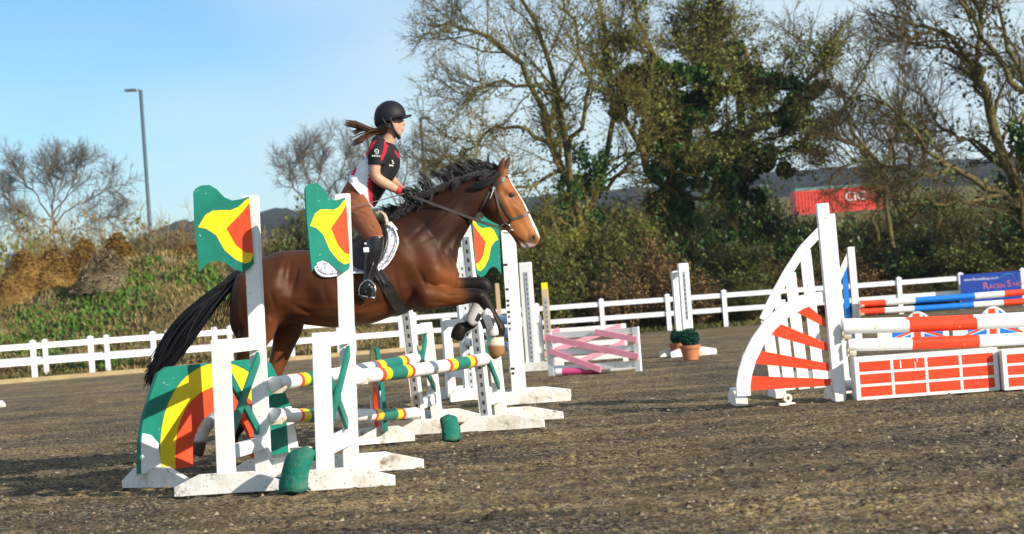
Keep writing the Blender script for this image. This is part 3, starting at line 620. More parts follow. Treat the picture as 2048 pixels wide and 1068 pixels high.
# sign on the fence
def sign():
    P0 = at(1922, 552, 60.2); P1 = at(2042, 543, 60.2); h = .80; b0 = Vector((P0.x, 60.35, .18)); e = Vector((1, 0, 0)); w = P1.x - P0.x; t = thing('sponsor_board', 'blue sponsor board with white and orange lettering on the far fence', 'sign', (b0.x, b0.y, 0))
    MB().box(b0 + vz(w / 2, .01, .40), (w / 2, 0, 0), (0, .01, 0), (0, 0, .40)).build('panel', mat('blue_board', (.008, .045, .30), .45, .05), t)
    def txt(s, size, x, z, m, nm):
        cu = bpy.data.curves.new(nm, 'FONT'); cu.body = s; cu.size = size; cu.extrude = .001; ob = bpy.data.objects.new('tmp', cu); COL.objects.link(ob); dg = bpy.context.evaluated_depsgraph_get(); me = bpy.data.meshes.new_from_object(ob.evaluated_get(dg)); bpy.data.objects.remove(ob)
        me.transform(Matrix.Rotation(math.radians(90), 4, 'X')); o = link(nm, me, t, m); o.location = Vector((b0.x + x, b0.y - .003, z)) - ABS[t.name]
    txt('www.RacenShop.co.uk', .105, .10, .80, mat('sign_white', (.7, .72, .78), .5, 0), 'web_address'); txt('R', .26, .62, .54, mat('sign_orange', (.55, .13, .10), .5, 0), 'lettering'); txt('ACEN', .17, .79, .54, MATS['sign_orange'], 'lettering')
    txt('S', .26, 1.30, .56, MATS['sign_orange'], 'lettering'); txt('HOP', .17, 1.47, .56, MATS['sign_orange'], 'lettering'); txt('equestrian clothing and equipment', .075, .14, .32, mat('sign_pale', (.30, .42, .62), .5, 0), 'lettering')
    b = MB(); b.tube([b0 + vz(.95, -.004, .62 ), b0 + vz(1.15, -.004, .66), b0 + vz(1.32, -.004, .74), b0 + vz(1.45, -.004, .72), b0 + vz(1.52, -.004, .60)], [.004, .012, .02, .014, .004], 6); b.build('horse_emblem', mat('sign_teal', (.05, .20, .42), .5, 0), t)
sign()
# marker post cut off at the left edge
g = flat(gnd(-2, 815)); t = thing('marker_post', 'cream marker post with white foot at the left picture edge', 'post', g)
MB().prism([(-.18, 0), (.10, 0), (.10, .05), (.05, .11), (-.13, .11), (-.18, .08)], g + vz(0, -.05, 0), (1, 0, 0), (0, 0, 1), (0, .1, 0)).build('foot', FOOTW, t, bevel=.01)
MB().tube([g + vz(-.03, 0, .1), g + vz(-.075, 0, .72)], .022, 10).build('stake', mat('cream_plastic', (.75, .70, .60), .5), t, smooth=True)
# ------------------------------------------------------------------ horse
from mathutils.bvhtree import BVHTree
DH = 16.2; SH = FPX / DH
def hp(x, y, off=0.0): return at(x, y, DH + off)
def ringpx(f, b, hw, n=20, bulge=0.0, off=0.0, pw=1.0):
    A, B = hp(*f), hp(*b); c = (A + B) / 2; h = (A - B) / 2; out = []
    for j in range(n):
        th = 2 * math.pi * j / n; v = math.sin(th); w = math.cos(th)
        w = math.copysign(abs(w) ** pw, w); out.append(c + h * v + Vector((0, off + w * hw * (1 + bulge * v), 0)))
    return out
def dense(rows, k=3):                     # Catmull-Rom through rows of numbers
    R = np.array(rows, dtype=float); out = []
    for i in range(len(R) - 1):
        p0, p1, p2, p3 = R[max(i - 1, 0)], R[i], R[i + 1], R[min(i + 2, len(R) - 1)]
        for j in range(k):
            t = j / k; out.append(.5 * (2 * p1 + (p2 - p0) * t + (2 * p0 - 5 * p1 + 4 * p2 - p3) * t * t + (3 * p1 - p0 - 3 * p2 + p3) * t ** 3))
    out.append(R[-1]); return out
def limb(mb, rows, k=3, n=14):            # rows: x, y, off, r (in picture plane), ry
    rows = dense(rows, k); P = [hp(r[0], r[1], r[2]) for r in rows]; rings = []
    for i, p in enumerate(P):
        t = (P[min(i + 1, len(P) - 1)] - P[max(i - 1, 0)]); t.y *= .35; t.normalize(); a = Vector((-t.z, 0, t.x)).normalized(); r, ry = rows[i][3], rows[i][4]
        rings.append([p + a * (r * math.cos(2 * math.pi * j / n)) + Vector((0, ry * math.sin(2 * math.pi * j / n), 0)) for j in range(n)])
    mb.loft(rings)
def remesh(mb, voxel, iters, fac=.5):
    me = bpy.data.meshes.new('tmp'); me.from_pydata(mb.v, [], mb.f); ob = bpy.data.objects.new('tmp', me); COL.objects.link(ob)
    bm = bmesh.new(); bm.from_mesh(me); bmesh.ops.recalc_face_normals(bm, faces=bm.faces); bm.to_mesh(me); bm.free()
    m = ob.modifiers.new('r', 'REMESH'); m.mode = 'VOXEL'; m.voxel_size = voxel
    s = ob.modifiers.new('s', 'SMOOTH'); s.factor = fac; s.iterations = iters
    dg = bpy.context.evaluated_depsgraph_get(); out = bpy.data.meshes.new_from_object(ob.evaluated_get(dg)); bpy.data.objects.remove(ob); return out
def co_np(me): a = np.empty(len(me.vertices) * 3, dtype=np.float64); me.vertices.foreach_get('co', a); return a.reshape(-1, 3)
def no_np(me): a = np.empty(len(me.vertices) * 3, dtype=np.float64); me.vertices.foreach_get('normal', a); return a.reshape(-1, 3)
def to_plane(V):                          # side-view drawing coordinates of points
    q = V - np.array(CAM); w = q @ np.array(fwd); return 1024 + FPX * (q @ np.array(CR)) / w, 534 - FPX * (q @ np.array(CU)) / w
def sstep(a, b, x): t = np.clip((x - a) / (b - a), 0, 1); return t * t * (3 - 2 * t)
def colour(me, C, name='coat'):
    at_ = me.color_attributes.new(name, 'FLOAT_COLOR', 'POINT'); a = np.ones((len(C), 4), dtype=np.float32); a[:, :3] = C; at_.data.foreach_set('color', a.ravel())
def vc_mat(name, rough=.5, spec=.4, var=.15, scale=25, bump=.1, bscale=120, sheen=0, coat=0, stretch=None, attr='coat', tint=None):
    m = bpy.data.materials.new(name); m.use_nodes = True; n = m.node_tree.nodes; L = m.node_tree.links; p = n['Principled BSDF']
    p.inputs['Roughness'].default_value = rough; p.inputs['Specular IOR Level'].default_value = spec; p.inputs['Sheen Weight'].default_value = sheen; p.inputs['Coat Weight'].default_value = coat
    if tint: p.inputs['Specular Tint'].default_value = (*tint, 1)
    a = n.new('ShaderNodeVertexColor'); a.layer_name = attr; tc = n.new('ShaderNodeTexCoord'); src = tc.outputs['Object']
    if stretch:
        mp = n.new('ShaderNodeMapping'); mp.inputs['Scale'].default_value = stretch; L.new(src, mp.inputs[0]); src = mp.outputs[0]
    z = n.new('ShaderNodeTexNoise'); z.inputs['Scale'].default_value = scale; z.inputs['Detail'].default_value = 5; L.new(src, z.inputs['Vector'])
    r = n.new('ShaderNodeMapRange'); r.inputs[1].default_value = .3; r.inputs[2].default_value = .7; r.inputs[3].default_value = 1 - var; r.inputs[4].default_value = 1 + var; L.new(z.outputs['Fac'], r.inputs[0])
    mx = n.new('ShaderNodeVectorMath'); mx.operation = 'SCALE'; L.new(a.outputs[0], mx.inputs[0]); L.new(r.outputs[0], mx.inputs['Scale']); L.new(mx.outputs[0], p.inputs['Base Color'])
    if bump:
        z2 = n.new('ShaderNodeTexNoise'); z2.inputs['Scale'].default_value = bscale; z2.inputs['Detail'].default_value = 4; L.new(src, z2.inputs['Vector'])
        b = n.new('ShaderNodeBump'); b.inputs['Strength'].default_value = bump; b.inputs['Distance'].default_value = .01; L.new(z2.outputs['Fac'], b.inputs['Height']); L.new(b.outputs[0], p.inputs['Normal'])
    return m
hm = MB()
trunk = [(466, 575, 460, 628, .07), (476, 552, 466, 665, .17), (496, 531, 492, 688, .235), (526, 515, 535, 668, .275), (556, 504, 578, 648, .285), (594, 500, 620, 651, .285), (640, 501, 662, 655, .295), (682, 500, 702, 654, .305), (722, 486, 742, 648, .305), (755, 463, 782, 634, .29), (783, 441, 818, 622, .265), (805, 430, 850, 614, .25), (825, 428, 882, 606, .235), (850, 440, 903, 592, .20), (878, 462, 915, 572, .15), (898, 490, 919, 548, .09)]
hm.loft([ringpx((r[0], r[1]), (r[2], r[3]), r[4], 24, bulge=-.10, pw=.85) for r in dense(trunk, 3)])
neck = [(772, 452, 885, 590, .16), (790, 438, 905, 562, .165), (815, 419, 915, 522, .145), (845, 397, 919, 492, .125), (880, 374, 932, 466, .11), (915, 357, 946, 442, .10), (950, 347, 957, 424, .092), (978, 341, 966, 412, .085), (997, 341, 976, 402, .075)]
hm.loft([ringpx((r[0], r[1]), (r[2], r[3]), r[4], 20, bulge=-.30) for r in dense(neck, 3)])
head = [(990, 336, 958, 385, .05), (1004, 337, 956, 402, .082), (1016, 350, 960, 420, .098), (1024, 365, 969, 434, .103), (1034, 381, 982, 443, .100), (1046, 400, 996, 450, .084), (1055, 417, 1007, 457, .068), (1064, 436, 1016, 465, .056), (1072, 453, 1024, 474, .052), (1078, 467, 1031, 485, .053), (1080, 477, 1038, 494, .050), (1077, 487, 1047, 498, .040), (1070, 493, 1056, 498, .02)]
hm.loft([ringpx((r[0], r[1]), (r[2], r[3]), r[4], 20, bulge=.05) for r in dense(head, 3)])
limb(hm, [(518, 556, -.10, .16, .12), (510, 590, -.13, .185, .13), (509, 625, -.15, .178, .125), (514, 655, -.16, .15, .11), (502, 690, -.16, .105, .085), (490, 722, -.15, .072, .06), (480, 746, -.15, .062, .05), (466, 770, -.15, .043, .036), (448, 800, -.15, .037, .032), (432, 826, -.15, .037, .032), (420, 844, -.15, .045, .04), (410, 862, -.15, .038, .036), (402, 877, -.15, .05, .048), (395, 895, -.15, .060, .058), (390, 909, -.15, .062, .06)])
limb(hm, [(545, 570, .12, .16, .12), (570, 612, .14, .155, .12), (577, 650, .15, .118, .10), (565, 695, .15, .083, .075), (552, 735, .15, .065, .055), (540, 762, .15, .058, .05), (522, 790, .15, .040, .034), (500, 825, .15, .036, .032), (482, 850, .15, .044, .04), (470, 870, .15, .037, .036), (463, 886, .15, .05, .048), (456, 907, .15, .06, .058)])
limb(hm, [(838, 560, -.14, .12, .09), (850, 592, -.16, .105, .09), (880, 594, -.17, .085, .075), (915, 594, -.17, .066, .062), (945, 591, -.17, .056, .052), (961, 594, -.17, .056, .05), (972, 607, -.17, .048, .042), (982, 625, -.17, .041, .036), (991, 643, -.17, .041, .036), (998, 657, -.17, .050, .043), (997, 670, -.17, .044, .04), (994, 681, -.17, .058, .052), (992, 694, -.17, .066, .060), (996, 708, -.17, .060, .056), (999, 714, -.17, .046, .044)], k=4)
limb(hm, [(842, 555, .12, .12, .09), (862, 572, .15, .09, .08), (900, 571, .16, .066, .06), (938, 568, .16, .053, .05), (964, 567, .16, .052, .05), (973, 577, .16, .048, .044), (968, 592, .16, .042, .038), (958, 612, .16, .037, .034), (949, 632, .16, .038, .034), (943, 646, .16, .045, .04), (932, 654, .16, .038, .036), (922, 657, .16, .052, .048), (916, 668, .16, .056, .052), (912, 680, .16, .045, .04)], k=4)
for off in (-.052, .052):                # ears
    dx = 0 if off < 0 else 12
    limb(hm, [(999 + dx * .5, 352, off, .030, .028), (1001 + dx * .6, 340, off * 1.1, .033, .026), (1004 + dx * .8, 327, off * 1.15, .026, .020), (1009 + dx, 313, off * 1.1, .009, .009)], n=10)
me = remesh(hm, .0105, 7); V = co_np(me); 
def brush(x, y, r, amt, side=0, asp=1.0, ang=0.0):
    global V
    N_ = no_np(me); px, py = to_plane(V); c, s = math.cos(ang), math.sin(ang); u = (px - x) * c + (py - y) * s; w = -(px - x) * s + (py - y) * c
    f = np.exp(-((u / (r * asp)) ** 2 + (w / r) ** 2)) * np.abs(N_[:, 1]); 
    if side: f = f * (np.sign(N_[:, 1]) == side)
    V = V + N_ * (f * amt)[:, None]; me.vertices.foreach_set('co', V.ravel()); me.update()
B = lambda x, y, r, amt, **k: brush(x, y, r, amt * (1.45 if x < 950 else 1.1), **k)
B(868, 545, 26, .028); B(835, 520, 22, -.012, asp=2.2, ang=1.0); B(800, 500, 28, .020, asp=1.6, ang=1.1); B(893, 520, 10, -.018, asp=2.2, ang=1.2); B(850, 585, 16, .016); B(815, 560, 16, -.012, asp=2, ang=1.3)
B(900, 555, 14, .014); B(905, 480, 9, -.014, asp=4, ang=-.95); B(872, 440, 20, .012, asp=2.4, ang=-.6); B(930, 415, 12, -.008, asp=2, ang=-.8)
B(575, 560, 18, -.022, asp=2.4, ang=1.35); B(535, 570, 28, .020); B(500, 600, 20, .016, asp=1.8, ang=1.4); B(560, 535, 10, .014, asp=2, ang=1.9); B(608, 585, 22, -.018, asp=1.6, ang=1.2); B(660, 590, 34, .012, asp=1.6); B(548, 640, 14, .016); B(524, 640, 9, -.010, asp=3, ang=1.5)
for k in range(7): B(650 + 24 * k, 588 - 3 * k, 5, -.0035, asp=6, ang=1.35)
B(979, 412, 16, .016); B(976, 440, 9, -.006); B(1022, 390, 9, .006); B(1020, 383, 5, .010, asp=2, ang=.5); B(1022, 392, 4.5, -.012, asp=1.5); B(1008, 384, 7, -.010); B(1016, 415, 4, .010, asp=6, ang=1.05); B(1030, 432, 8, -.008, asp=2, ang=1.0); B(1000, 436, 9, -.004)
B(1066, 474, 6, .012); B(1067, 475, 4.0, -.026, asp=1.4, ang=1.9); B(1046, 487, 2.6, -.013, asp=4.5, ang=.75); B(1052, 484, 6, .006); B(1040, 490, 5, .006)
B(962, 590, 8, .008); B(480, 742, 8, .008)
for (x_, y_, r_, a_, s_, g_) in ((846, 560, 4, -.010, 6, 1.15), (872, 575, 4, -.010, 5, .5), (826, 590, 4, -.008, 5, 1.2), (905, 520, 4, -.012, 5, 1.25), (884, 505, 4, .008, 6, 1.25), (800, 470, 5, .008, 5, 1.0), (845, 455, 5, -.008, 6, -.75), (890, 425, 4, -.007, 7, -.75), (868, 470, 4, -.006, 6, -.5), (572, 545, 4, .010, 7, 1.75), (590, 560, 4, -.010, 7, 1.8), (515, 575, 4, -.008, 7, 1.45), (545, 600, 4, -.006, 6, 1.3), (605, 620, 5, -.010, 5, .5), (585, 625, 4, .006, 5, -.6), (900, 590, 3, -.007, 6, .05), (880, 605, 3, -.007, 5, .05), (925, 585, 2.5, .005, 6, .0), (915, 600, 2.5, -.005, 6, .0), (745, 610, 4, -.006, 6, -.3), (700, 625, 4, .005, 6, -.1), (1036, 420, 2, .004, 7, .95), (1030, 408, 2, -.004, 5, .9), (1004, 415, 2.5, -.005, 6, 1.1), (990, 428, 2.5, -.004, 4, .6), (1048, 452, 2.5, -.005, 4, 1.2), (1056, 466, 2.5, -.005, 4, 1.4)): brush(x_, y_, r_, a_, asp=s_, ang=g_)
px, py = to_plane(V); N_ = no_np(me); yo = V[:, 1] - DH
def blend(C, c, m): return C * (1 - m[:, None]) + np.array(c) * m[:, None]
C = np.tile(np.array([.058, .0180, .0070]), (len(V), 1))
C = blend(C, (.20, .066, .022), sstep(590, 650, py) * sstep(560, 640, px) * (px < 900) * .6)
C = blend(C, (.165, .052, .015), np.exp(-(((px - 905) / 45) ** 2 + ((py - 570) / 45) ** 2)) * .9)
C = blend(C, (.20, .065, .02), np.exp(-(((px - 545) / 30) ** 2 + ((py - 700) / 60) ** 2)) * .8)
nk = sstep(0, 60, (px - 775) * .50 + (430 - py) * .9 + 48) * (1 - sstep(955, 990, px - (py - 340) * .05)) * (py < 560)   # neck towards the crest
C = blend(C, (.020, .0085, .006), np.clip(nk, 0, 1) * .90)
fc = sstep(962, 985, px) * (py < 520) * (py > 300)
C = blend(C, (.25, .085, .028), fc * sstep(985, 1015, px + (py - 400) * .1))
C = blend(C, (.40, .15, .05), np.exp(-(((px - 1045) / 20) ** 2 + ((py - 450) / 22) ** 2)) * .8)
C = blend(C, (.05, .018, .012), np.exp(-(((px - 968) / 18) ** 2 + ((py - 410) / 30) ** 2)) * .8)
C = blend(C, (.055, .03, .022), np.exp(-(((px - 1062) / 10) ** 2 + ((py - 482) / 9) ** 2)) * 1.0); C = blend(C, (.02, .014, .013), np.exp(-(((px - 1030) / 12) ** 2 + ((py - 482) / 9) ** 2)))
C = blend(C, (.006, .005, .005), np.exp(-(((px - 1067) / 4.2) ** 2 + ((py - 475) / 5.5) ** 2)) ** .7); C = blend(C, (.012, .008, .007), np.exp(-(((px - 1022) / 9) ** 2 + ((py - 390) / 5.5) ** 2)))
dl = ((px - 1018) * (470 - 352) - (py - 352) * (1080 - 1018)) / math.hypot(118, 62)      # distance in front of the nasal line
bl = sstep(-7.0, -4.5, dl - .02 * (py - 400)) * (np.abs(yo) < .030) * sstep(352, 368, py) * (py < 500) * (px > 1000); C = blend(C, (.75, .70, .66), np.clip(bl, 0, 1))
C = blend(C, (.62, .50, .46), sstep(484, 492, py + (px - 1060) * -.15) * sstep(1040, 1046, px) * (py < 510) * (px > 1030) * .9)
fl = (py > 545) * (px > 880); C = blend(C, (.010, .009, .010), sstep(918, 948, px + (py - 580) * -.15 + (yo > 0) * 10) * fl)
C = blend(C, (.010, .009, .010), ((yo > .05) & (px > 880) & (py > 625)) * 1.0)
nh = (px > 960) & (py > 674) & (yo < 0); C = blend(C, (.62, .55, .42), nh * 1.0); C = blend(C, (.26, .13, .05), nh * sstep(688, 693, py))
hb = (px < 500) & (py > 700); C = blend(C, (.012, .010, .010), sstep(735, 765, py) * hb); C = blend(C, (.50, .46, .42), hb * sstep(812, 836, py) * (yo < 0)); C = blend(C, (.10, .07, .05), hb * sstep(880, 886, py))
ho = (px < 545) & (py > 720) & (yo > 0); C = blend(C, (.012, .010, .010), sstep(750, 780, py) * ho)
ear = (px > 985) & (py < 338); C = blend(C, (.07, .026, .014), ear * 1.0)
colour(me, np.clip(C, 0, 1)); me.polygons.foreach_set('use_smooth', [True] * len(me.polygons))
HORSE = thing('horse', 'bay horse with white blaze leaping over the striped oxer', 'horse', hp(690, 900)); 
HL = np.array(HORSE.location); HBVH = BVHTree.FromPolygons([tuple(p) for p in V], [tuple(p.vertices) for p in me.polygons])
me.vertices.foreach_set('co', (V - HL).ravel()); me.update()
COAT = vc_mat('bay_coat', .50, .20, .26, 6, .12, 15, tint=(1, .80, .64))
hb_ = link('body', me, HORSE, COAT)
def surf(x, y, side=-1, out=0.0):         # point of the coat on the near (-1) or far (+1) flank
    r = ray(x, y).normalized(); o = CAM if side < 0 else CAM + r * 30; d = r if side < 0 else -r
    h, nn, i, dist = HBVH.ray_cast(o, d)
    if h is None: return None, None
    return h + nn * out, nn
EYE = mat('dark_eye', (.010, .006, .005), .08, 0, spec=.8)
for sd in (-1, 1):
    h, nn = surf(1022, 391, sd)
    if h is not None:
        c = h - nn * .007; rings = [[c + Vector((.026 * math.sin(a) * math.cos(b), .017 * math.cos(a), .017 * math.sin(a) * math.sin(b))) for b in [2 * math.pi * j / 14 for j in range(14)]] for a in [.08 + 2.98 * k / 10 for k in range(11)]]
        MB().loft(rings).build('eye', EYE, HORSE, smooth=True)
# hair
HAIR = mat('black_hair', (.007, .007, .009), .5, .4, scale=30, spec=.5)
def strands(name, parent, curves, r0, r1, m, nseg=9, sides=3, flat_=1):
    mb = MB()
    for pts, k in curves:
        n = len(pts); mb.tube(pts, [max(.0006, (r0 * (1 - (i / (n - 1)) ** 2 * .9) + r1 * (i / (n - 1))) * k) for i in range(n)], sides, cap=False)
    return mb.build(name, m, parent, smooth=True)
def bez(p, n):
    p = [Vector(q) for q in p]; out = []
    for i in range(n + 1):
        t = i / n; q = list(p)
        while len(q) > 1: q = [q[j].lerp(q[j + 1], t) for j in range(len(q) - 1)]
        out.append(q[0])
    return out
rs = random.Random(4)
# tail: dock, then hair swept back and down
dock = MB(); limb(dock, [(508, 535, 0, .055, .05), (488, 545, 0, .05, .045), (462, 560, 0, .042, .04), (435, 588, 0, .028, .028), (415, 618, 0, .012, .012)], n=12); dk = dock.build('tail_dock', HAIR, HORSE, smooth=True)
cv = []
for i in range(1000):
    t = rs.random() ** 1.2; s = rs.uniform(-1, 1); y = rs.gauss(0, .035); ln = rs.uniform(.55, 1.0)
    x0 = 494 - 72 * t; y0 = 543 + 55 * t + rs.uniform(-9, 9)
    ex, ey = 300 + rs.gauss(0, 7), 765 + rs.gauss(0, 9)
    if s > .2: ex += 30 * s; ey -= 18 * s
    b0 = (x0, y0); c1 = (x0 - 60 - 8 * s, y0 + 42 + 16 * s); c2 = (354 + 34 * s + rs.gauss(0, 6), 668 + 25 * s + rs.gauss(0, 4))
    P = [hp(*b0, y), hp(*c1, y * 1.6), hp(*c2, y * 2 + .02), hp(ex + (352 - ex) * (1 - ln) * .8, ey - (ey - 668) * (1 - ln) * .8, y * 1.2 + .02)]
    cv.append((bez(P, 10), rs.uniform(.7, 1.3)))
for i in range(60):                       # loose hairs below the dock and at the tip
    x0, y0 = rs.uniform(415, 478), rs.uniform(580, 610); y = rs.gauss(0, .03)
    cv.append((bez([hp(x0, y0, y), hp(x0 - 12, y0 + 25, y), hp(x0 - 6 - rs.uniform(0, 20), y0 + 50 + rs.uniform(0, 25), y)], 8), .35))
for i in range(24):
    cv.append((bez([hp(318 + rs.uniform(-4, 12), 738 + rs.uniform(-6, 10), .02), hp(303, 745 + rs.uniform(-20, 25), .02), hp(288 + rs.uniform(-6, 8), 742 + rs.uniform(-20, 35), .03)], 8), .5))
strands('tail', HORSE, cv, .0058, .0016, HAIR)
# mane
cv = []
crest = [(778, 446), (790, 437), (815, 418), (845, 396), (880, 373), (915, 356), (950, 346), (978, 340), (1000, 340)]
def crest_at(t):
    f = t * (len(crest) - 1); i = min(int(f), len(crest) - 2); f -= i; return crest[i][0] + (crest[i + 1][0] - crest[i][0]) * f, crest[i][1] + (crest[i + 1][1] - crest[i][1]) * f
clumps = []
for i in range(120):
    t = (i + rs.uniform(-.8, .8)) / 120; clumps.append((min(max(t, 0), 1), rs.uniform(.45, 1.25), rs.gauss(0, 6), rs.gauss(0, 5), rs.random() < .62, rs.gauss(0, .02)))
for (t0, hk, dx_, dy_, up_, oy) in clumps:
    x1, y1 = crest_at(t0); h0 = (8 + 13 * math.sin(math.pi * min(1, t0 * 1.02))) * hk
    tip = (x1 - 10 - h0 * .9 + dx_, y1 - h0 * 1.25 + dy_) if up_ else (x1 - 22 + dx_, y1 + 8 + 10 * hk + dy_)
    for k in range(20):
        t = min(max(t0 + rs.gauss(0, .012), 0), 1); x, y = crest_at(t); yy = rs.gauss(0, .014); q_ = rs.uniform(.55, 1.1); ex, ey = x + (tip[0] - x) * q_ + rs.gauss(0, 2.2), y + (tip[1] - y) * q_ + rs.gauss(0, 2.2)
        if up_: P = [hp(x, y + 3, yy), hp(x + 1, y - h0 * .45 * q_, yy), hp(x + (ex - x) * .5, ey + 2, yy + oy * .5), hp(ex, ey, yy + oy)]
        else: P = [hp(x, y + 2, yy), hp(x - 3, y - 5, yy - .03), hp(x + (ex - x) * .6, y + (ey - y) * .35, -.075), hp(ex, ey, -.09)]
        cv.append((bez(P, 7), rs.uniform(.6, 1.2)))
for i in range(120):    # hair swept over the cheek strap from the poll
    s = rs.uniform(-1, 1); cv.append((bez([hp(1004 + s * 4, 338 + 2 * s, -.05), hp(998, 352 + 5 * s, -.10), hp(985, 364 + 5 * s, -.12), hp(966 + 8 * s, 369 + 6 * s, -.125), hp(940 + rs.uniform(0, 15), 372 + 6 * s, -.125)], 9), .8))
for i in range(14):     # wild lock above the poll
    cv.append((bez([hp(985, 336, 0), hp(968 + rs.uniform(-5, 5), 318, 0), hp(975, 296 + rs.uniform(-8, 8), 0), hp(995 + rs.uniform(-12, 5), 318 + rs.uniform(-12, 4), 0)], 9), .4))
strands('mane', HORSE, cv, .0034, .0007, HAIR)
# ------------------------------------------------------------------ tack
LEATHER = mat('dark_leather', (.020, .016, .014), .35, .25, scale=40, bump=.1, spec=.5)
GLEATHER = mat('worn_leather', (.075, .06, .05), .45, .25, scale=40, bump=.1, spec=.5)
STEEL = mat('polished_steel', (.62, .62, .60), .22, .05, metal=1.0)
def strap(mb, pts, w, th=.004, out=.006, side=-1, sub=5):
    P = []
    d2 = dense([list(p) for p in pts], sub)
    for q in d2:
        h, nn = surf(q[0], q[1], side, out)
        if h is not None and (not P or (h - P[-1][0]).length < .2): P.append((h, nn))
    if len(P) < 2: return
    rings = []
    for i, (h, nn) in enumerate(P):
        t = (P[min(i + 1, len(P) - 1)][0] - P[max(i - 1, 0)][0]).normalized(); s = t.cross(nn).normalized() * (w / 2); u = nn * th
        rings.append([h + s + u, h - s + u, h - s - u, h + s - u])
    mb.loft(rings)
bridle = thing('bridle', 'brown leather bridle with loose-ring snaffle on the horse\'s head', 'bridle', hp(1000, 400))
def bpart(nm, pts, w, m=GLEATHER, both=True):
    for sd in ((-1, 1) if both else (-1,)):
        mb = MB(); strap(mb, pts, w, side=sd)
        if mb.v: mb.build(nm, m, bridle, smooth=False)
bpart('cheekpiece', [(989, 377), (994, 400), (1001, 428), (1010, 448)], .016); bpart('noseband_strap', [(990, 380), (1002, 405), (1014, 425), (1024, 437)], .014)
bpart('noseband', [(1022, 438), (1035, 435), (1048, 430), (1058, 424), (1059.5, 422)], .020); bpart('noseband', [(1023, 438), (1017, 446), (1009, 452)], .016, LEATHER)
bpart('browband', [(987, 374), (998, 366), (1008, 358), (1014, 353)], .018, LEATHER); bpart('throat_lash', [(980, 384), (972, 400), (962, 418), (958, 424)], .013)
bpart('headpiece', [(989, 378), (990, 366), (992, 352), (991, 343)], .022, LEATHER)
h, nn = surf(988, 377, -1, .012)
MB().box(h, (.010, 0, .004), (0, .004, 0), (-.004, 0, .010)).build('buckle', STEEL, bridle); MB().tube([h, h + vz(-.02, -.004, -.05), h + vz(-.035, 0, -.075)], [.005, .004, .003], 6).build('strap_end', mat('pale_strap', (.55, .5, .45), .5), bridle)
h, nn = surf(1015, 353, -1, .006); MB().tube([h + vz(-.008, 0, 0), h + vz(.012, .03, .004), h + vz(.016, .08, .004)], .009, 8).build('rosette', mat('white_trim', (.8, .8, .8), .5), bridle)
def ring(mb, c, R_, r, nrm, n=24, m=8):
    c = Vector(c); nrm = Vector(nrm).normalized(); a = nrm.orthogonal().normalized(); b = nrm.cross(a); mb.tube([c + a * (R_ * math.cos(2 * math.pi * k / n)) + b * (R_ * math.sin(2 * math.pi * k / n)) for k in range(n + 1)], r, m, cap=False)
bit = {}
for sd in (-1, 1):
    h, nn = surf(1013, 455, sd, .012)
    if h is None: h = hp(1013, 455, sd * .07); nn = Vector((0, sd, 0))
    bit[sd] = h; mb = MB(); ring(mb, h, .038, .0045, (nn + Vector((0, sd * .6, 0)))); mb.build('bit_ring', STEEL, bridle, smooth=True)
MB().tube([bit[-1] + vz(.03, 0, -.012), bit[-1] + vz(.075, .012, -.018)], [.009, .007], 8).build('bit_cheek', mat('pale_strap', (.55, .5, .45), .5), bridle, smooth=True)
HANDS = {-1: hp(817, 389, -.10), 1: hp(822, 393, .09)}
for sd in (-1, 1):
    a, c = bit[sd] + vz(-.035, 0, 0), HANDS[sd]; mid = a.lerp(c, .5) + vz(0, sd * (.09), -.012)
    mb = MB(); P = bez([a, mid, c], 14); rings = []
    for i, p in enumerate(P):
        t = (P[min(i + 1, 14)] - P[max(i - 1, 0)]).normalized(); s = t.cross(Vector((0, 1, 0))).normalized() * (.0095 if sd < 0 else .008); u = Vector((0, .003, 0)); rings.append([p + s + u, p - s + u, p - s - u, p + s - u])
    mb.loft(rings); mb.build('rein', LEATHER if sd > 0 else mat('rein_leather', (.05, .043, .04), .45, .2, scale=30), bridle)
mb = MB(); P = bez([HANDS[-1], hp(806, 425, -.12), hp(800, 428, .0), hp(815, 420, .12), HANDS[1]], 14); mb.tube(P, .006, 6); mb.build('rein_loop', LEATHER, bridle)
# saddle cloth
def spine_y(x): 
    xs_ = [r[0] for r in trunk]; ys_ = [r[1] for r in trunk]; return float(np.interp(x, xs_, ys_))
def sheet(top_y, lower, x0, x1, out, nu=26, nv=12, both=True):
    V_, F_ = [], []; sides = (-1, 1) if both else (-1,); base = 0; rows = []
    for u in range(nu + 1):
        f = u / nu; row = []
        for sd in (1, -1) if both else (-1,):
            col = []
            for v in range(nv + 1):
                g = v / nv; xl, yl = lower(f); xt = x0[0] + (x1[0] - x0[0]) * f; yt = top_y(xt); g2 = g ** 1.3
                x = xt + (xl - xt) * g2; y = yt + (yl - yt) * g2; h = None; k = 0
                while h is None and k < 12: h, nn = surf(x, y + k * .8, sd, out); k += 1
                if h is None: h = hp(x, y); nn = Vector((0, 0, 1))
                col.append(h)
            row += col[::-1] if sd == 1 else col
        rows.append(row)
    return rows
def poly_lower(pts):
    P = dense([list(p) for p in pts], 6)
    d = [0]
    for i in range(1, len(P)): d.append(d[-1] + float(np.linalg.norm(P[i] - P[i - 1])))
    def f(t):
        s = t * d[-1]; return float(np.interp(s, d, [p[0] for p in P])), float(np.interp(s, d, [p[1] for p in P]))
    return f
PADLOW = [(634, 503), (628, 520), (631, 540), (641, 552), (660, 555), (700, 548), (735, 546), (762, 540), (780, 522), (792, 500), (796, 480), (791, 462), (780, 447)]
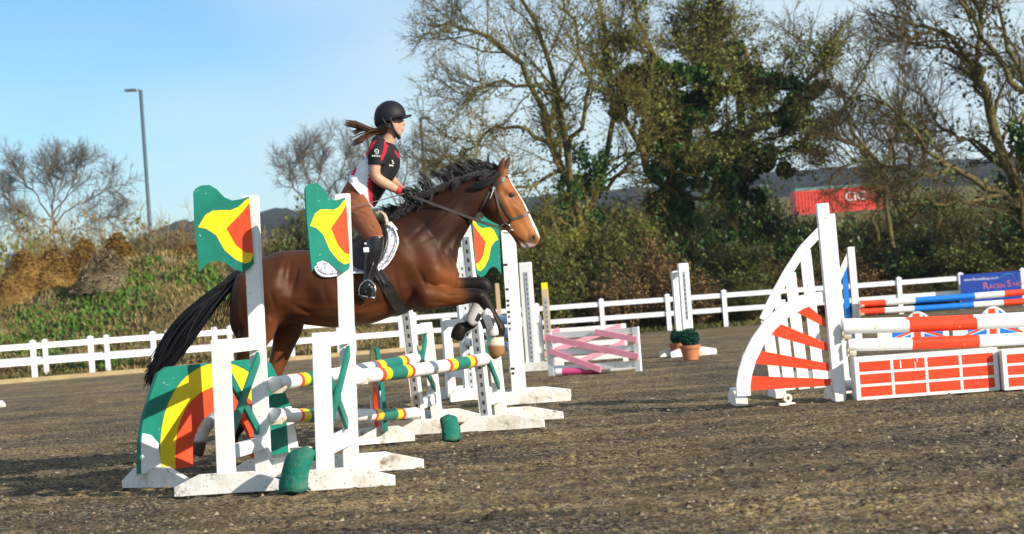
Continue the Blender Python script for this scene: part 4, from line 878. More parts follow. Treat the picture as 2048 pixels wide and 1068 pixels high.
def grid_obj(name, rows, m, parent, th=.008):
    n = len(rows[0]); Vv = [p for r in rows for p in r]; Fv = [(i * n + j, i * n + j + 1, (i + 1) * n + j + 1, (i + 1) * n + j) for i in range(len(rows) - 1) for j in range(n - 1)]
    o = MB().add(Vv, Fv).build(name, m, parent, smooth=True); s = o.modifiers.new('solid', 'SOLIDIFY'); s.thickness = th; s.offset = 0; return o
PADM = mat('quilted_white_cotton', (.76, .74, .80), .9, col2=(.36, .36, .44), thr=(.50, .60), scale=38, bump=.5, bscale=60, spec=.1, detail=1)
low = poly_lower(PADLOW); pad = thing('saddle_cloth', 'white quilted saddle cloth with corded edge under the saddle', 'saddle cloth', hp(712, 500))
rows = sheet(spine_y, low, (640, 0), (778, 0), .012, 34, 14); grid_obj('cloth', rows, PADM, pad)
mb = MB(); 
for sd in (-1, 1):
    P = []; Pi = []
    for k in range(61):
        x, y = low(k / 60); h, nn = surf(x, y, sd, .016)
        if h is not None: P.append(h)
        h2, n2 = surf(x + (712 - x) * .055, y + (490 - y) * .075, sd, .020)
        if h2 is not None: Pi.append(h2)
    mb.tube(P, .0075, 6)
    for k in range(0, len(Pi) - 1): mb.tube([Pi[k], Pi[k].lerp(Pi[k + 1], .5)], .0035, 5, mi=1)
mb.build('corded_edge', [mat('white_trim', (.8, .8, .8), .5), mat('navy_cord', (.03, .03, .08), .6)], pad, smooth=True)
h, nn = surf(786, 457, -1, .022); MB().beam(h + vz(-.012, 0, .03), h + vz(.034, -.004, -.036), .008, .03, side=(0, 1, 0)).build('pad_tab', MATS['white_trim'], pad)
# saddle
saddle = thing('saddle', 'black jumping saddle with flaps, girth and steel stirrups', 'saddle', hp(705, 490))
SADM = mat('black_saddle_leather', (.014, .013, .014), .38, .25, scale=30, bump=.1, spec=.5)
flow = poly_lower([(676, 480), (690, 505), (703, 530), (722, 542), (745, 538), (765, 522), (776, 498), (779, 475), (772, 452), (764, 440)])
rows = sheet(spine_y, flow, (672, 0), (762, 0), .034, 26, 12); grid_obj('flap', rows, SADM, saddle, .016)
seat = [(652, 462, .13), (664, 470, .15), (684, 478, .15), (706, 474, .13), (728, 458, .11), (746, 441, .10), (757, 432, .09), (762, 436, .07)]
rg = []
for x, y, w in dense([list(s) for s in seat], 3):
    c = hp(x, y + 20); tp = hp(x, y); hgt = (tp - c).length; rg.append([c + Vector((0, w * math.cos(a), 0)) + (tp - c) * math.sin(a) for a in [math.pi * j / 10 for j in range(11)]] + [c + vz(0, -w * .5, -.02), c + vz(0, w * .5, -.02)])
MB().loft(rg).build('seat', SADM, saddle, smooth=True)
gm = MB(); strap(gm, [(757, 543), (770, 566), (785, 592), (800, 617), (806, 628)], .085, .006, .010); strap(gm, [(757, 543), (770, 566), (785, 592), (800, 617), (806, 628)], .085, .006, .010, side=1); gm.build('girth', LEATHER, saddle)
for dx in (-4, 4): 
    gm = MB(); strap(gm, [(757 + dx, 540), (766 + dx, 556), (774 + dx, 570)], .02, .004, .020); gm.build('girth_strap', LEATHER, saddle)
rope = MB(); 
for k in range(2):
    P = dense([(752, 428), (760, 424 + 2 * k), (768, 430), (772, 442), (775, 455)], 5); rope.tube([hp(p[0] + k * 2, p[1], -.10 - .05 * (i / len(P))) + vz(0, 0, .004 * math.sin(i * 2.2)) for i, p in enumerate(P)], .011, 7)
rope.build('neck_rope', mat('sheepskin', (.55, .48, .36), .95, .2, scale=60, bump=1, bscale=90), saddle, smooth=True)
# tendon boots on the forelegs
BOOTG = mat('grey_neoprene', (.50, .49, .48), .7, .1, scale=30); BOOTK = mat('black_neoprene', (.012, .012, .014), .6, .1)
def leg_boot(label, rows, strap_rows):
    t = thing('tendon_boot', label, 'horse boot', hp(rows[0][0], rows[0][1], rows[0][2]), 'tendon boots'); mb = MB(); limb(mb, rows, 3, 14); mb.build('shell', BOOTG, t, smooth=True)
    mb = MB(); limb(mb, strap_rows, 3, 14); o = mb.build('strap_band', BOOTK, t, smooth=True); return t, o
t, o = leg_boot('grey tendon boot with buckled black strap on the near foreleg', [(968, 622, -.18, .036, .045), (973, 628, -.185, .046, .05), (979, 645, -.185, .046, .05), (985, 660, -.185, .050, .052), (988, 672, -.185, .042, .048)], [(972, 634, -.185, .053, .057), (976, 643, -.185, .054, .058), (980, 654, -.185, .054, .058)])
c = hp(976, 645, -.252); e1 = hp(983, 660, -.252) - hp(973, 632, -.252); MB().box(c, e1 * .5, Vector((e1.z, 0, -e1.x)).normalized() * .026, (0, .006, 0)).build('buckle_plate', mat('grey_plastic', (.16, .17, .18), .4, .2), o, bevel=.003)
# black front of the near shin shows beside the boot
leg_boot('grey tendon boot on the folded far foreleg', [(966, 600, .13, .040, .045), (958, 612, .13, .050, .05), (950, 626, .13, .052, .05), (943, 640, .13, .05, .05), (938, 646, .13, .036, .04)], [(957, 626, .14, .030, .056), (953, 634, .14, .032, .056), (950, 640, .14, .030, .056)])
# ------------------------------------------------------------------ rider
RID = thing('person', 'rider in black helmet, black, red and white shirt, brown breeches, holding reins', 'person', hp(700, 480))
SKIN = mat('skin', (.58, .33, .22), .5, .08, scale=12, spec=.35)
bm_ = MB()
hd = [(797, 274, 780, 268, .030), (802, 270, 770, 262, .050), (804.5, 262, 764, 256, .060), (805, 254, 758, 250, .066), (804.5, 246, 754, 245, .070), (803, 239, 751, 240, .073), (804, 232, 750, 233, .075), (801, 220, 750, 222, .077), (794, 210, 756, 211, .068), (782, 204, 770, 204, .03)]
bm_.loft([ringpx((r[0], r[1]), (r[2], r[3]), r[4], 18, pw=.9) for r in dense(hd, 2)])
limb(bm_, [(782, 262, 0, .050, .05), (778, 276, 0, .048, .05), (772, 288, 0, .060, .06), (766, 298, 0, .075, .12)])                                   # neck
limb(bm_, [(803, 240, 0, .010, .012), (806, 244, 0, .014, .015), (808, 248, 0, .016, .018), (804, 250, 0, .012, .014)], n=8)                            # nose
limb(bm_, [(803, 256, 0, .014, .024), (805.5, 258, 0, .012, .020), (804, 260.5, 0, .013, .022), (805, 263, 0, .010, .020)], n=8)                         # lips
limb(bm_, [(778, 245, -.072, .020, .012), (779, 249, -.076, .022, .012), (781, 254, -.074, .012, .010)], n=8)                                              # ear
# trunk and hips under the clothes
tr = [(782, 292, 752, 288, .13), (790, 310, 738, 306, .15), (786, 335, 728, 322, .135), (774, 358, 716, 338, .125), (760, 382, 704, 356, .14), (745, 410, 690, 372, .155), (728, 430, 684, 395, .15)]
bm_.loft([ringpx((r[0], r[1]), (r[2], r[3]), r[4], 18) for r in dense(tr, 2)])
ARM = [(757, 294, -.165, .050, .05), (754, 315, -.185, .046, .046), (750, 335, -.195, .043, .043), (751, 351, -.195, .041, .04), (762, 362, -.185, .041, .04), (778, 371, -.165, .038, .036), (792, 379, -.14, .030, .03), (800, 383, -.125, .026, .026), (808, 386, -.11, .026, .030), (815, 388, -.10, .018, .026)]
ARMF = [(760, 294, .165, .050, .05), (764, 315, .185, .046, .046), (771, 335, .195, .043, .043), (778, 352, .195, .041, .04), (786, 364, .18, .041, .04), (795, 374, .15, .038, .036), (804, 382, .12, .030, .03), (810, 386, .105, .026, .026), (816, 389, .095, .026, .030), (821, 391, .09, .018, .026)]
limb(bm_, ARM, 3, 12); limb(bm_, ARMF, 3, 12)
LEG = [(703, 402, -.11, .105, .10), (716, 424, -.19, .095, .09), (731, 447, -.265, .082, .078), (745, 467, -.325, .068, .066), (751, 479, -.345, .060, .058), (747, 505, -.345, .054, .054), (741, 535, -.335, .044, .044), (737, 560, -.325, .034, .036), (735, 572, -.325, .036, .036), (738, 580, -.36, .034, .034), (742, 586, -.42, .026, .026)]
LEGF = [(r[0], r[1], -r[2], r[3], r[4]) for r in LEG]
limb(bm_, LEG, 3, 12); limb(bm_, LEGF, 3, 12)
me = remesh(bm_, .0072, 4); V = co_np(me); px, py = to_plane(V); N_ = no_np(me)
def rb(x, y, r, amt, asp=1, ang=0):
    global V
    N_ = no_np(me); px, py = to_plane(V); c, s = math.cos(ang), math.sin(ang); u = (px - x) * c + (py - y) * s; w = -(px - x) * s + (py - y) * c
    V = V + N_ * (np.exp(-((u / (r * asp)) ** 2 + (w / r) ** 2)) * amt)[:, None]; me.vertices.foreach_set('co', V.ravel()); me.update()
rb(801, 241, 2.6, -.006); rb(792, 252, 6, .004); rb(801, 268, 4, .004)
C = np.tile(np.array([.50, .27, .17]), (len(V), 1)); g = lambda x, y, a, b: np.exp(-(((px - x) / a) ** 2 + ((py - y) / b) ** 2))
C = blend(C, (.62, .23, .16), g(794, 252, 7, 6) * .55); C = blend(C, (.42, .10, .09), g(805, 259, 3.2, 2.4) * .9); C = blend(C, (.03, .018, .015), (g(800, 241, 3.0, 1.3) ** .8) * .85); C = blend(C, (.09, .045, .03), g(800, 236.5, 4, 1.1) * .8); C = blend(C, (.20, .11, .06), g(790, 235, 9, 6) * .6)
colour(me, np.clip(C, 0, 1)); me.polygons.foreach_set('use_smooth', [True] * len(me.polygons)); RL = np.array(RID.location); me.vertices.foreach_set('co', (V - RL).ravel()); me.update()
link('body', me, RID, vc_mat('rider_skin', .5, .35, .06, 30, .03, 200))
# breeches
bb = MB(); limb(bb, [(r[0], r[1], r[2], r[3] + .010, r[4] + .010) for r in LEG[:4]] + [(750, 476, -.345, .062, .060), (750, 482, -.345, .054, .052)], 3, 14); limb(bb, [(r[0], r[1], r[2], r[3] + .010, r[4] + .010) for r in LEGF[:4]] + [(750, 476, .345, .062, .060), (750, 482, .345, .054, .052)], 3, 14)
sd_ = [(760, 380, 703, 354, .150), (746, 408, 690, 370, .168), (730, 430, 680, 393, .170), (716, 442, 682, 415, .15), (705, 446, 692, 432, .10)]; bb.loft([ringpx((r[0], r[1]), (r[2], r[3]), r[4], 18) for r in dense(sd_, 3)])
me = remesh(bb, .0085, 5); V = co_np(me); px, py = to_plane(V)
for (x, y, r, am, asp, an) in ((722, 405, 3, -.006, 7, .25), (716, 416, 2.5, -.005, 7, .2), (712, 428, 2.5, .005, 6, .3), (745, 455, 3, -.005, 5, .9), (752, 470, 2, -.004, 5, .2), (748, 462, 2, .004, 5, .4), (730, 425, 2.5, .004, 6, .5)): rb(x, y, r, am, asp, an)
me.polygons.foreach_set('use_smooth', [True] * len(me.polygons)); me.vertices.foreach_set('co', (V - RL).ravel()); me.update(); link('breeches', me, RID, mat('brown_breeches', (.205, .068, .030), .8, .12, scale=14, bump=.25, bscale=220, spec=.2, sheen=.1))
# shirt
sh = [(786, 288, 757, 281, .075), (792, 293, 746, 286, .135), (797, 302, 738, 297, .168), (800, 318, 731, 311, .168), (798.5, 334, 722, 323, .158), (791, 351, 712, 334, .152), (780, 370, 705, 343, .155), (767, 389, 701, 350, .165), (756, 403, 699, 356, .172), (746, 415, 699, 362, .176)]
NR = 72; rws = dense(sh, 9); rings = []
for i, r in enumerate(rws):
    rg = ringpx((r[0], r[1]), (r[2], r[3]), r[4], NR, pw=.85); f = i / len(rws)
    for j, p in enumerate(rg):
        th = 2 * math.pi * j / NR; wv = (.006 * math.sin(th * 3 + f * 9) + .004 * math.sin(th * 7 - f * 17)) * f; c = (hp(r[0], r[1]) + hp(r[2], r[3])) / 2; rg[j] = p + (p - c).normalized() * wv
    rings.append(rg)
smb = MB(); smb.loft(rings, cap=False)
def sleeve(A, k):
    rows = dense([(A[0][0] + 0, A[0][1] - 6, A[0][2] * .62, .055, .075), (A[0][0] - 1, A[0][1] + 2, A[0][2] * .93, .064, .066), (A[1][0] - 1, A[1][1] - 6, A[1][2], .066, .062), (A[1][0] - 1, A[1][1] + 6, A[1][2], .064, .060), (A[1][0] - 1, A[1][1] + 14, A[1][2], .064, .060)], 7)
    P = [hp(r[0], r[1], r[2]) for r in rows]; rg = []
    for i, p in enumerate(P):
        t = P[min(i + 1, len(P) - 1)] - P[max(i - 1, 0)]; t.normalize(); a = Vector((-t.z, 0, t.x)).normalized(); b = t.cross(a)
        rg.append([p + a * (rows[i][3] * math.cos(2 * math.pi * j / 36)) + b * (rows[i][4] * math.sin(2 * math.pi * j / 36)) * (1 + .03 * math.sin(3 * j)) for j in range(36)])
    return rg
smb.loft(sleeve(ARM, 1), cap=False); smb.loft(sleeve(ARMF, 1), cap=False)
so_ = smb.build('shirt', None, RID, smooth=True); me = so_.data; me.materials.clear(); me.materials.append(vc_mat('jersey', .75, .25, .10, 12, .25, 260, attr='coat'))
so_.modifiers.new('solid', 'SOLIDIFY').thickness = .004
V = co_np(me) + RL; px, py = to_plane(V); nS = len(rings) * NR; isl = np.arange(len(V)) >= nS; nsl = (len(V) - nS) // 2; far = np.arange(len(V)) >= nS + nsl
C = np.tile(np.array([.013, .013, .016]), (len(V), 1)); W_, R_c = (.78, .77, .82), (.55, .012, .03)
def inside(poly):
    n = len(poly); r = np.zeros(len(px), bool); j = n - 1
    for i in range(n):
        xi, yi = poly[i]; xj, yj = poly[j]; r ^= ((yi > py) != (yj > py)) & (px < (xj - xi) * (py - yi) / (yj - yi + 1e-9) + xi); j = i
    return r
body = ~isl
C[body & inside([(737, 318), (729, 318), (700, 336), (694, 350), (694, 420), (742, 420), (737, 395), (734, 370), (738, 345)])] = W_
C[body & inside([(738, 345), (734, 370), (737, 395), (741, 420), (748, 420), (744, 395), (744, 365), (742, 348)])] = R_c
C[body & inside([(690, 330), (728, 318), (716, 326), (707, 338), (703, 346), (690, 350)])] = (.012, .013, .05)
C[body & inside([(700, 349), (704, 346), (707, 336), (712, 332), (714, 338), (708, 352)])] = R_c
C[inside([(752, 282), (744, 284), (732, 300), (727, 312), (733, 314), (741, 300)])] = R_c
C[body & inside([(770, 285), (776, 290), (773, 304), (764, 322), (762, 318), (768, 302)])] = R_c; C[body & inside([(788, 298), (800, 312), (800, 318), (792, 308)])] = R_c
C[isl & ~far & inside([(768, 282), (780, 290), (772, 306), (764, 322), (761, 316), (767, 302)])] = R_c
C[body & inside([(733, 310), (728, 312), (729, 322), (734, 330), (738, 330), (734, 320)])] = (.6, .6, .75)
colour(me, C)
sleeve_pt = lambda x, y, o=0: hp(x, y, -.185 - .068 + o)
mb = MB(); P = []
for k in range(40):
    a = k / 39 * 4.0 * math.pi * .62 + .4; r = .004 + .017 * k / 39; P.append(sleeve_pt(752.5, 302.5) + Vector((r * math.cos(a), .002 * 0, -r * math.sin(a))))
mb.tube(P, .0034, 5); 
for k in range(5): c = sleeve_pt(745 + 3.6 * k, 311.5 + .2 * k, .004); mb.box(c, (.0042, 0, 0), (0, .002, 0), (0, 0, .006 if k % 2 else .0042))
mb.build('sleeve_logo', mat('print_white', (.7, .7, .7), .6, 0), so_, smooth=False)
TB = BVHTree.FromPolygons([tuple(p) for p in V], [tuple(p.vertices) for p in me.polygons])
mb = MB()
for x, y, w, h in ((784.5, 322, .004, .008), (786, 326, .007, .004), (781, 331, .010, .004), (785, 331, .004, .006), (779, 329, .003, .004)):
    hit = TB.ray_cast(CAM, ray(x, y).normalized()); 
    if hit[0] is not None: mb.box(hit[0] + hit[1] * .004 * (1 if hit[1].y < 0 else -1), (w, 0, w * .25), (0, .002, 0), (-h * .2, 0, h))
mb.build('chest_logo', MATS['print_white'], so_)
# shirt hem bands, folded white tails
hem = MB(); R9 = rings[-1]; hem.tube([Vector(p) for p in R9] + [Vector(R9[0])], .006, 6, cap=False); hem.build('hem', mat('hem_white', (.75, .75, .8), .8), so_, smooth=True)
# boots
def boot(A, sd):
    b = MB(); g = sd
    limb(b, [(751, 472, -.345 * g, .067, .064), (750, 486, -.345 * g, .066, .064), (747, 505, -.345 * g, .065, .062), (742, 530, -.335 * g, .053, .052), (738, 552, -.325 * g, .045, .046), (735, 566, -.325 * g, .047, .046), (733, 578, -.325 * g, .045, .045), (731, 590, -.32 * g, .040, .042)], 3, 16)
    limb(b, [(729, 585, -.29 * g, .038, .040), (733, 582, -.33 * g, .046, .046), (739, 585, -.40 * g, .042, .05), (744, 588, -.46 * g, .036, .05), (746, 590, -.50 * g, .022, .03)], 3, 14)
    limb(b, [(723, 590, -.29 * g, .02, .028), (727, 597, -.30 * g, .026, .03), (733, 600, -.31 * g, .022, .03)], 3, 10)
    me = remesh(b, .008, 4); V = co_np(me)
    me.polygons.foreach_set('use_smooth', [True] * len(me.polygons)); me.vertices.foreach_set('co', (V - RL).ravel()); me.update(); o = link('boot', me, RID, mat('black_boot_leather', (.012, .012, .014), .28, .2, scale=20, bump=.25, bscale=26, spec=.5, coat=.2)); return o
bt = boot(LEG, 1); boot(LEGF, -1)
MB().box(hp(732.5, 499.5, -.415), (.019, .004, -.001), (0, .003, 0), (0, 0, .017)).build('boot_label', MATS['white_trim'], bt)
MB().box(hp(731, 487, -.415), (.006, .002, 0), (0, .003, 0), (0, 0, .006)).build('boot_label', MATS['white_trim'], bt)
for g in (1, -1):
    mb = MB(); c0 = hp(735, 584, -.40 * g); u = (hp(735, 564, -.40 * g) - c0); s = Vector((.062, -.035 * g, 0)); 
    P = [c0 - s - u * .25, c0 - s * 1.05 + u * .25, c0 - s * .85 + u * .75, c0 - s * .35 + u * 1.12, c0 + u * 1.2, c0 + s * .4 + u * 1.1, c0 + s * .9 + u * .6, c0 + s * 1.0 + u * .1, c0 + s * .95 - u * .62, c0 + s * 0 - u * .5, c0 - s - u * .25]
    mb.tube(P, .0062, 8); mb.beam(c0 - s - u * .3, c0 + s * .95 - u * .66, .05, .012, side=(0, 1, 0)); mb.build('stirrup', STEEL, saddle, smooth=True)
    mb = MB(); mb.tube([c0 + u * 1.2, hp(745, 530, -.39 * g), hp(752, 495, -.34 * g)], .008, 6); mb.build('stirrup_leather', LEATHER, saddle)
# gloves with fingers closed round the reins
GLV = mat('glove', (.022, .022, .026), .55, .3, scale=40, bump=.2)
def glove(A, g):
    b = MB(); w = A[-2]; e = A[-1]; x0, y0, o0 = A[-3][:3]
    limb(b, [(x0, y0, o0, .029, .03), (x0 + 5, y0 + 2, o0 + .006 * g, .032, .036), (x0 + 11, y0 + 2, o0 + .010 * g, .034, .040), (x0 + 17, y0 + 3, o0 + .012 * g, .026, .036)], 3, 12)
    for k in range(4):
        oy = o0 + .010 * g + (k - 1.5) * .021; xx = x0 + 15 - .8 * abs(k - 1); yy = y0 + 1.5 + .6 * k; L = (1.0, 1.1, 1.05, .85)[k]
        limb(b, [(xx, yy, oy, .0105, .010), (xx + 6 * L, yy + 2, oy, .0105, .010), (xx + 8 * L, yy + 6.5 * L, oy, .010, .0095), (xx + 4, yy + 9 * L, oy, .0095, .009), (xx - .5, yy + 8 * L, oy, .008, .008)], 2, 8)
    limb(b, [(x0 + 7, y0 - 1, o0 - .03 * 1, .013, .012), (x0 + 13, y0 - 5, o0 - .034, .012, .011), (x0 + 19, y0 - 4, o0 - .03, .011, .010), (x0 + 23, y0 - 1, o0 - .024, .008, .008)], 2, 8)
    me = remesh(b, .0045, 2); V = co_np(me); me.polygons.foreach_set('use_smooth', [True] * len(me.polygons)); me.vertices.foreach_set('co', (V - RL).ravel()); me.update(); link('glove', me, RID, GLV)
glove(ARM, 1); glove(ARMF, -1)
mb = MB(); limb(mb, [(795, 379, -.135, .034, .033), (799, 381.5, -.128, .036, .034), (803, 383, -.122, .034, .032)], 2, 14); mb.build('wristband', mat('red_band', (.62, .02, .03), .6), RID, smooth=True)
# helmet
HEL = mat('helmet_velvet', (.007, .008, .013), .6, .15, scale=20, spec=.3)
hel = MB(); N = 28; rings = []
for k in range(13):
    f = k / 12; ph = f * math.pi / 2 * 1.02; rr = math.sin(ph); 
    fx, fy = 781 + 31 * rr, 201 + 30 * (1 - math.cos(ph)); bx, by = 781 - 33 * rr, 201 + 34 * (1 - math.cos(ph)); rings.append(ringpx((fx, fy), (bx, by), .112 * rr + .002, N, pw=.95))
rings.append(ringpx((810, 237), (749, 248), .110, N)); rings.append(ringpx((805, 236), (752, 254), .106, N)); rings.append(ringpx((802, 234), (756, 252), .10, N))
hel.loft(rings, cap=True); ho_ = hel.build('helmet', HEL, RID, smooth=True)
pk = MB(); rings = []
for k in range(9):
    a = -1 + 2 * k / 8; hwid = .095 * a; L = 1 - .55 * a * a
    rings.append([hp(803 - 6 * a * a, 231 + 3 * a * a, hwid), hp(803 + 19.5 * L, 228.5 + 4 * a * a, hwid * .92), hp(803 + 21 * L, 231.5 + 4 * a * a, hwid * .92), hp(803 + 18 * L, 233.5 + 4 * a * a, hwid * .92), hp(801 - 6 * a * a, 236 + 3 * a * a, hwid)])
pk.loft(rings); pk.build('peak', HEL, ho_, smooth=True)
hs_ = MB(); hs_.tube([hp(780, 234, -.108), hp(783, 246, -.09), hp(787, 258, -.074), hp(793, 268, -.05), hp(798, 275, -.0), hp(793, 268, .05), hp(783, 246, .09)], [.011, .009, .008, .012, .016, .010, .009], 8); hs_.tube([hp(761, 248, -.085), hp(770, 252, -.085), hp(785, 256, -.078)], [.012, .011, .008], 8); hs_.tube([hp(764, 236, -.108), hp(770, 246, -.10), hp(778, 252, -.085)], [.008, .008, .008], 8)
hs_.build('chin_strap', mat('strap_black', (.012, .012, .012), .6), ho_, smooth=True)
# hair
BRN = mat('brown_hair', (.085, .038, .018), .4, .5, scale=25, spec=.5); cv = []
for i in range(230):
    s = rs.uniform(-1, 1); q = rs.random(); o = rs.gauss(0, .02)
    if q < .5: P = [hp(757 + 3 * s, 262 + 3 * s, o), hp(742, 262 + 7 * s, o), hp(726 + 4 * s, 255 + 7 * s, o * 1.5), hp(710 + rs.uniform(-8, 10), 246 + 8 * s + rs.uniform(-3, 3), o * 2), hp(690 + rs.uniform(-3, 20), 243 + 4 * s + rs.uniform(-1, 8), o * 2)]
    elif q < .9: P = [hp(757 + 3 * s, 263 + 3 * s, o), hp(742, 266 + 5 * s, o), hp(730, 270 + 7 * s, o * 1.5), hp(722 + 6 * s, 282 + 5 * s, o * 2), hp(708 + rs.uniform(-4, 8), 287 + rs.uniform(-6, 5), o * 2)]
    else: P = [hp(750, 262, o), hp(728, 258 + 8 * s, o), hp(706, 262 + 8 * s, o * 2), hp(712, 274 + 6 * s, o * 2), hp(704 + rs.uniform(-6, 6), 266 + 8 * s, o * 2)]
    cv.append((bez(P, 10), rs.uniform(.6, 1.2)))
for i in range(60):
    s = rs.uniform(-1, 1); cv.append((bez([hp(788 + 2 * s, 238 + s * 2, -.082), hp(776, 241 + 3 * s, -.088), hp(766, 256 + 4 * s, -.08), hp(756, 262 + 3 * s, -.02)], 7), 1.0))
strands('hair', RID, cv, .0034, .0009, BRN)
hb = MB(); limb(hb, [(772, 252, 0, .05, .07), (764, 258, 0, .055, .07), (757, 263, 0, .035, .04), (748, 263, 0, .025, .028), (738, 263, 0, .018, .02)], 3, 12); hb.build('hair_bun', BRN, RID, smooth=True)
# riding whip
mb = MB(); mb.tube([hp(822, 384, -.135), hp(812, 386, -.14), hp(770, 398, -.22), hp(705, 414, -.36), hp(668, 421, -.42)], [.007, .006, .004, .003, .002], 8); o = mb.build('riding_whip', mat('whip', (.10, .09, .085), .4), None, smooth=True, loc=hp(812, 386, -.14)); setp(o, 'thin riding whip held against the thigh in the rider\'s hand', 'whip')
# ------------------------------------------------------------------ rising land behind
HILLM = mat('wooded_hill', (.012, .018, .018), .95, col2=(.034, .032, .025), thr=(.35, .65), scale=.03, bump=0, spec=.05, detail=8)
FIELD = mat('far_field', (.09, .10, .03), .95, col2=(.17, .14, .06), thr=(.35, .65), scale=.05, spec=.05, detail=6)
def hillside():
    dd = np.concatenate([np.linspace(78, 300, 50), np.linspace(320, 1700, 110)]); kk = np.linspace(-.62, .62, 260); D, K = np.meshgrid(dd, kk, indexing='ij'); X = K * D
    prof = np.interp(D, [78, 100, 150, 250, 500, 900, 1200, 1400, 1700], [-.2, 1.4, 5.6, 10, 20, 43, 64, 66, 40])
    rid = 1 + .14 * (vnoise(K * 1, K * 0, 6, 3) - .5) + .05 * (vnoise(K, K * 0, 22, 8) - .5) - .42 * sstep(-.135, -.235, K)
    wood = sstep(500, 760, D); Z = prof * (1 + (rid - 1) * sstep(150, 900, D)) + wood * ((vnoise(X, D, .06, 5) - .5) * 4 + (vnoise(X, D, .16, 6) - .5) * 3.5) + (vnoise(X, D, .03, 9) - .5) * np.clip((D - 78) / 60, 0, 1) * 1.2
    n0, n1 = D.shape; idx = np.arange(n0 * n1).reshape(n0, n1); F = np.stack([idx[:-1, :-1], idx[:-1, 1:], idx[1:, 1:], idx[1:, :-1]], -1).reshape(-1, 4)
    mi = (D[:-1, :-1].reshape(-1) > 560).astype(int); setp(np_mesh('hillside', np.stack([X, D, Z], -1).reshape(-1, 3), F, [FIELD, HILLM], mi=mi), kind='structure')
hillside()
# ------------------------------------------------------------------ grass bank on the left
def bank_h(X, Y):
    x = X / Y * FPX + 1024                       # bearing
    top = np.interp(x, [-250, 0, 120, 230, 330, 420, 480, 560, 660, 900, 1200, 2300], [1.9, 2.1, 2.6, 3.2, 3.5, 3.3, 2.6, 1.7, .9, .45, .35, .35]); f = sstep(62.6, 69.5, Y) * (1 - sstep(74, 82, Y) * .9)
    return top * f + (vnoise(X, Y, .9, 2) - .5) * .35 * f + (vnoise(X, Y, 3, 4) - .5) * .14 * f - .04
def bank():
    yy = np.linspace(62.3, 83, 90); kk = np.linspace(-.40, .40, 420); D, K = np.meshgrid(yy, kk, indexing='ij'); X = K * D; Z = bank_h(X, D)
    n0, n1 = D.shape; idx = np.arange(n0 * n1).reshape(n0, n1); F = np.stack([idx[:-1, :-1], idx[:-1, 1:], idx[1:, 1:], idx[1:, :-1]], -1).reshape(-1, 4)
    setp(np_mesh('bank', np.stack([X, D, Z], -1).reshape(-1, 3), F, mat('bank_soil', (.075, .068, .025), .95, col2=(.19, .135, .065), thr=(.38, .62), scale=1.1, bump=.5, bscale=6, spec=.05), smooth=True), kind='structure')
bank()
def grass(name, label, cat, N, krange, yrange, hgt, cols, seed, mask=None, wid=.012):
    r = np.random.RandomState(seed); k = r.uniform(*krange, N * 3); y = r.uniform(*yrange, N * 3); X = k * y; m = vnoise(X, y, .5, seed) if mask is None else mask(X, y); keep = r.rand(N * 3) < np.clip((m - .42) * 5, 0, 1); X, y = X[keep][:N], y[keep][:N]; n = len(X)
    Z = bank_h(X, y) - .02; h = hgt * (.4 + r.rand(n)); a = r.rand(n) * 6.28; lx = np.cos(a) * h * r.uniform(.1, .9, n); ly = np.sin(a) * h * r.uniform(.1, .9, n); w = wid * (.6 + .8 * r.rand(n)); b = r.rand(n) * 6.28
    B_ = np.stack([X, y, Z], -1); s = np.stack([np.cos(b) * w, np.sin(b) * w, 0 * w], -1); T = B_ + np.stack([lx, ly, h], -1); M_ = B_ + np.stack([lx * .4, ly * .4, h * .65], -1)
    V = np.stack([B_ - s, B_ + s, M_ + s * .8, T, M_ - s * .8], 1).reshape(-1, 3); F = np.arange(n * 5).reshape(n, 5)
    setp(np_mesh(name, V, F, cols), label, cat, kind='stuff')
DRY = mat('dry_grass', (.14, .10, .035), .9, col2=(.34, .26, .12), thr=(.35, .65), scale=2.5, spec=.1); LUSH = mat('green_weeds', (.04, .10, .015), .8, col2=(.12, .21, .04), thr=(.35, .65), scale=2, spec=.15); OLIVE = mat('olive_grass', (.06, .07, .02), .9, col2=(.13, .12, .04), thr=(.35, .65), scale=2, spec=.1)
grass('dry_grass', 'pale dry grass tufts over the bank behind the fence', 'grass', 32000, (-.31, -.02), (62.6, 78), .17, DRY, 21, wid=.022, mask=lambda X, y: vnoise(X, y, .6, 21) * .6 + vnoise(X, y, 2.2, 22) * .4 + .06); grass('olive_grass', 'short olive grass covering the bank behind the fence', 'grass', 32000, (-.31, .33), (62.4, 76), .14, OLIVE, 22, wid=.022)
grass('green_weeds', 'fresh green weeds in patches on the left bank', 'weeds', 9000, (-.31, -.10), (63.0, 74), .17, LUSH, 23, mask=lambda X, y: vnoise(X, y, .42, 31) * .75 + vnoise(X, y, 1.3, 33) * .30 - .22, wid=.05)
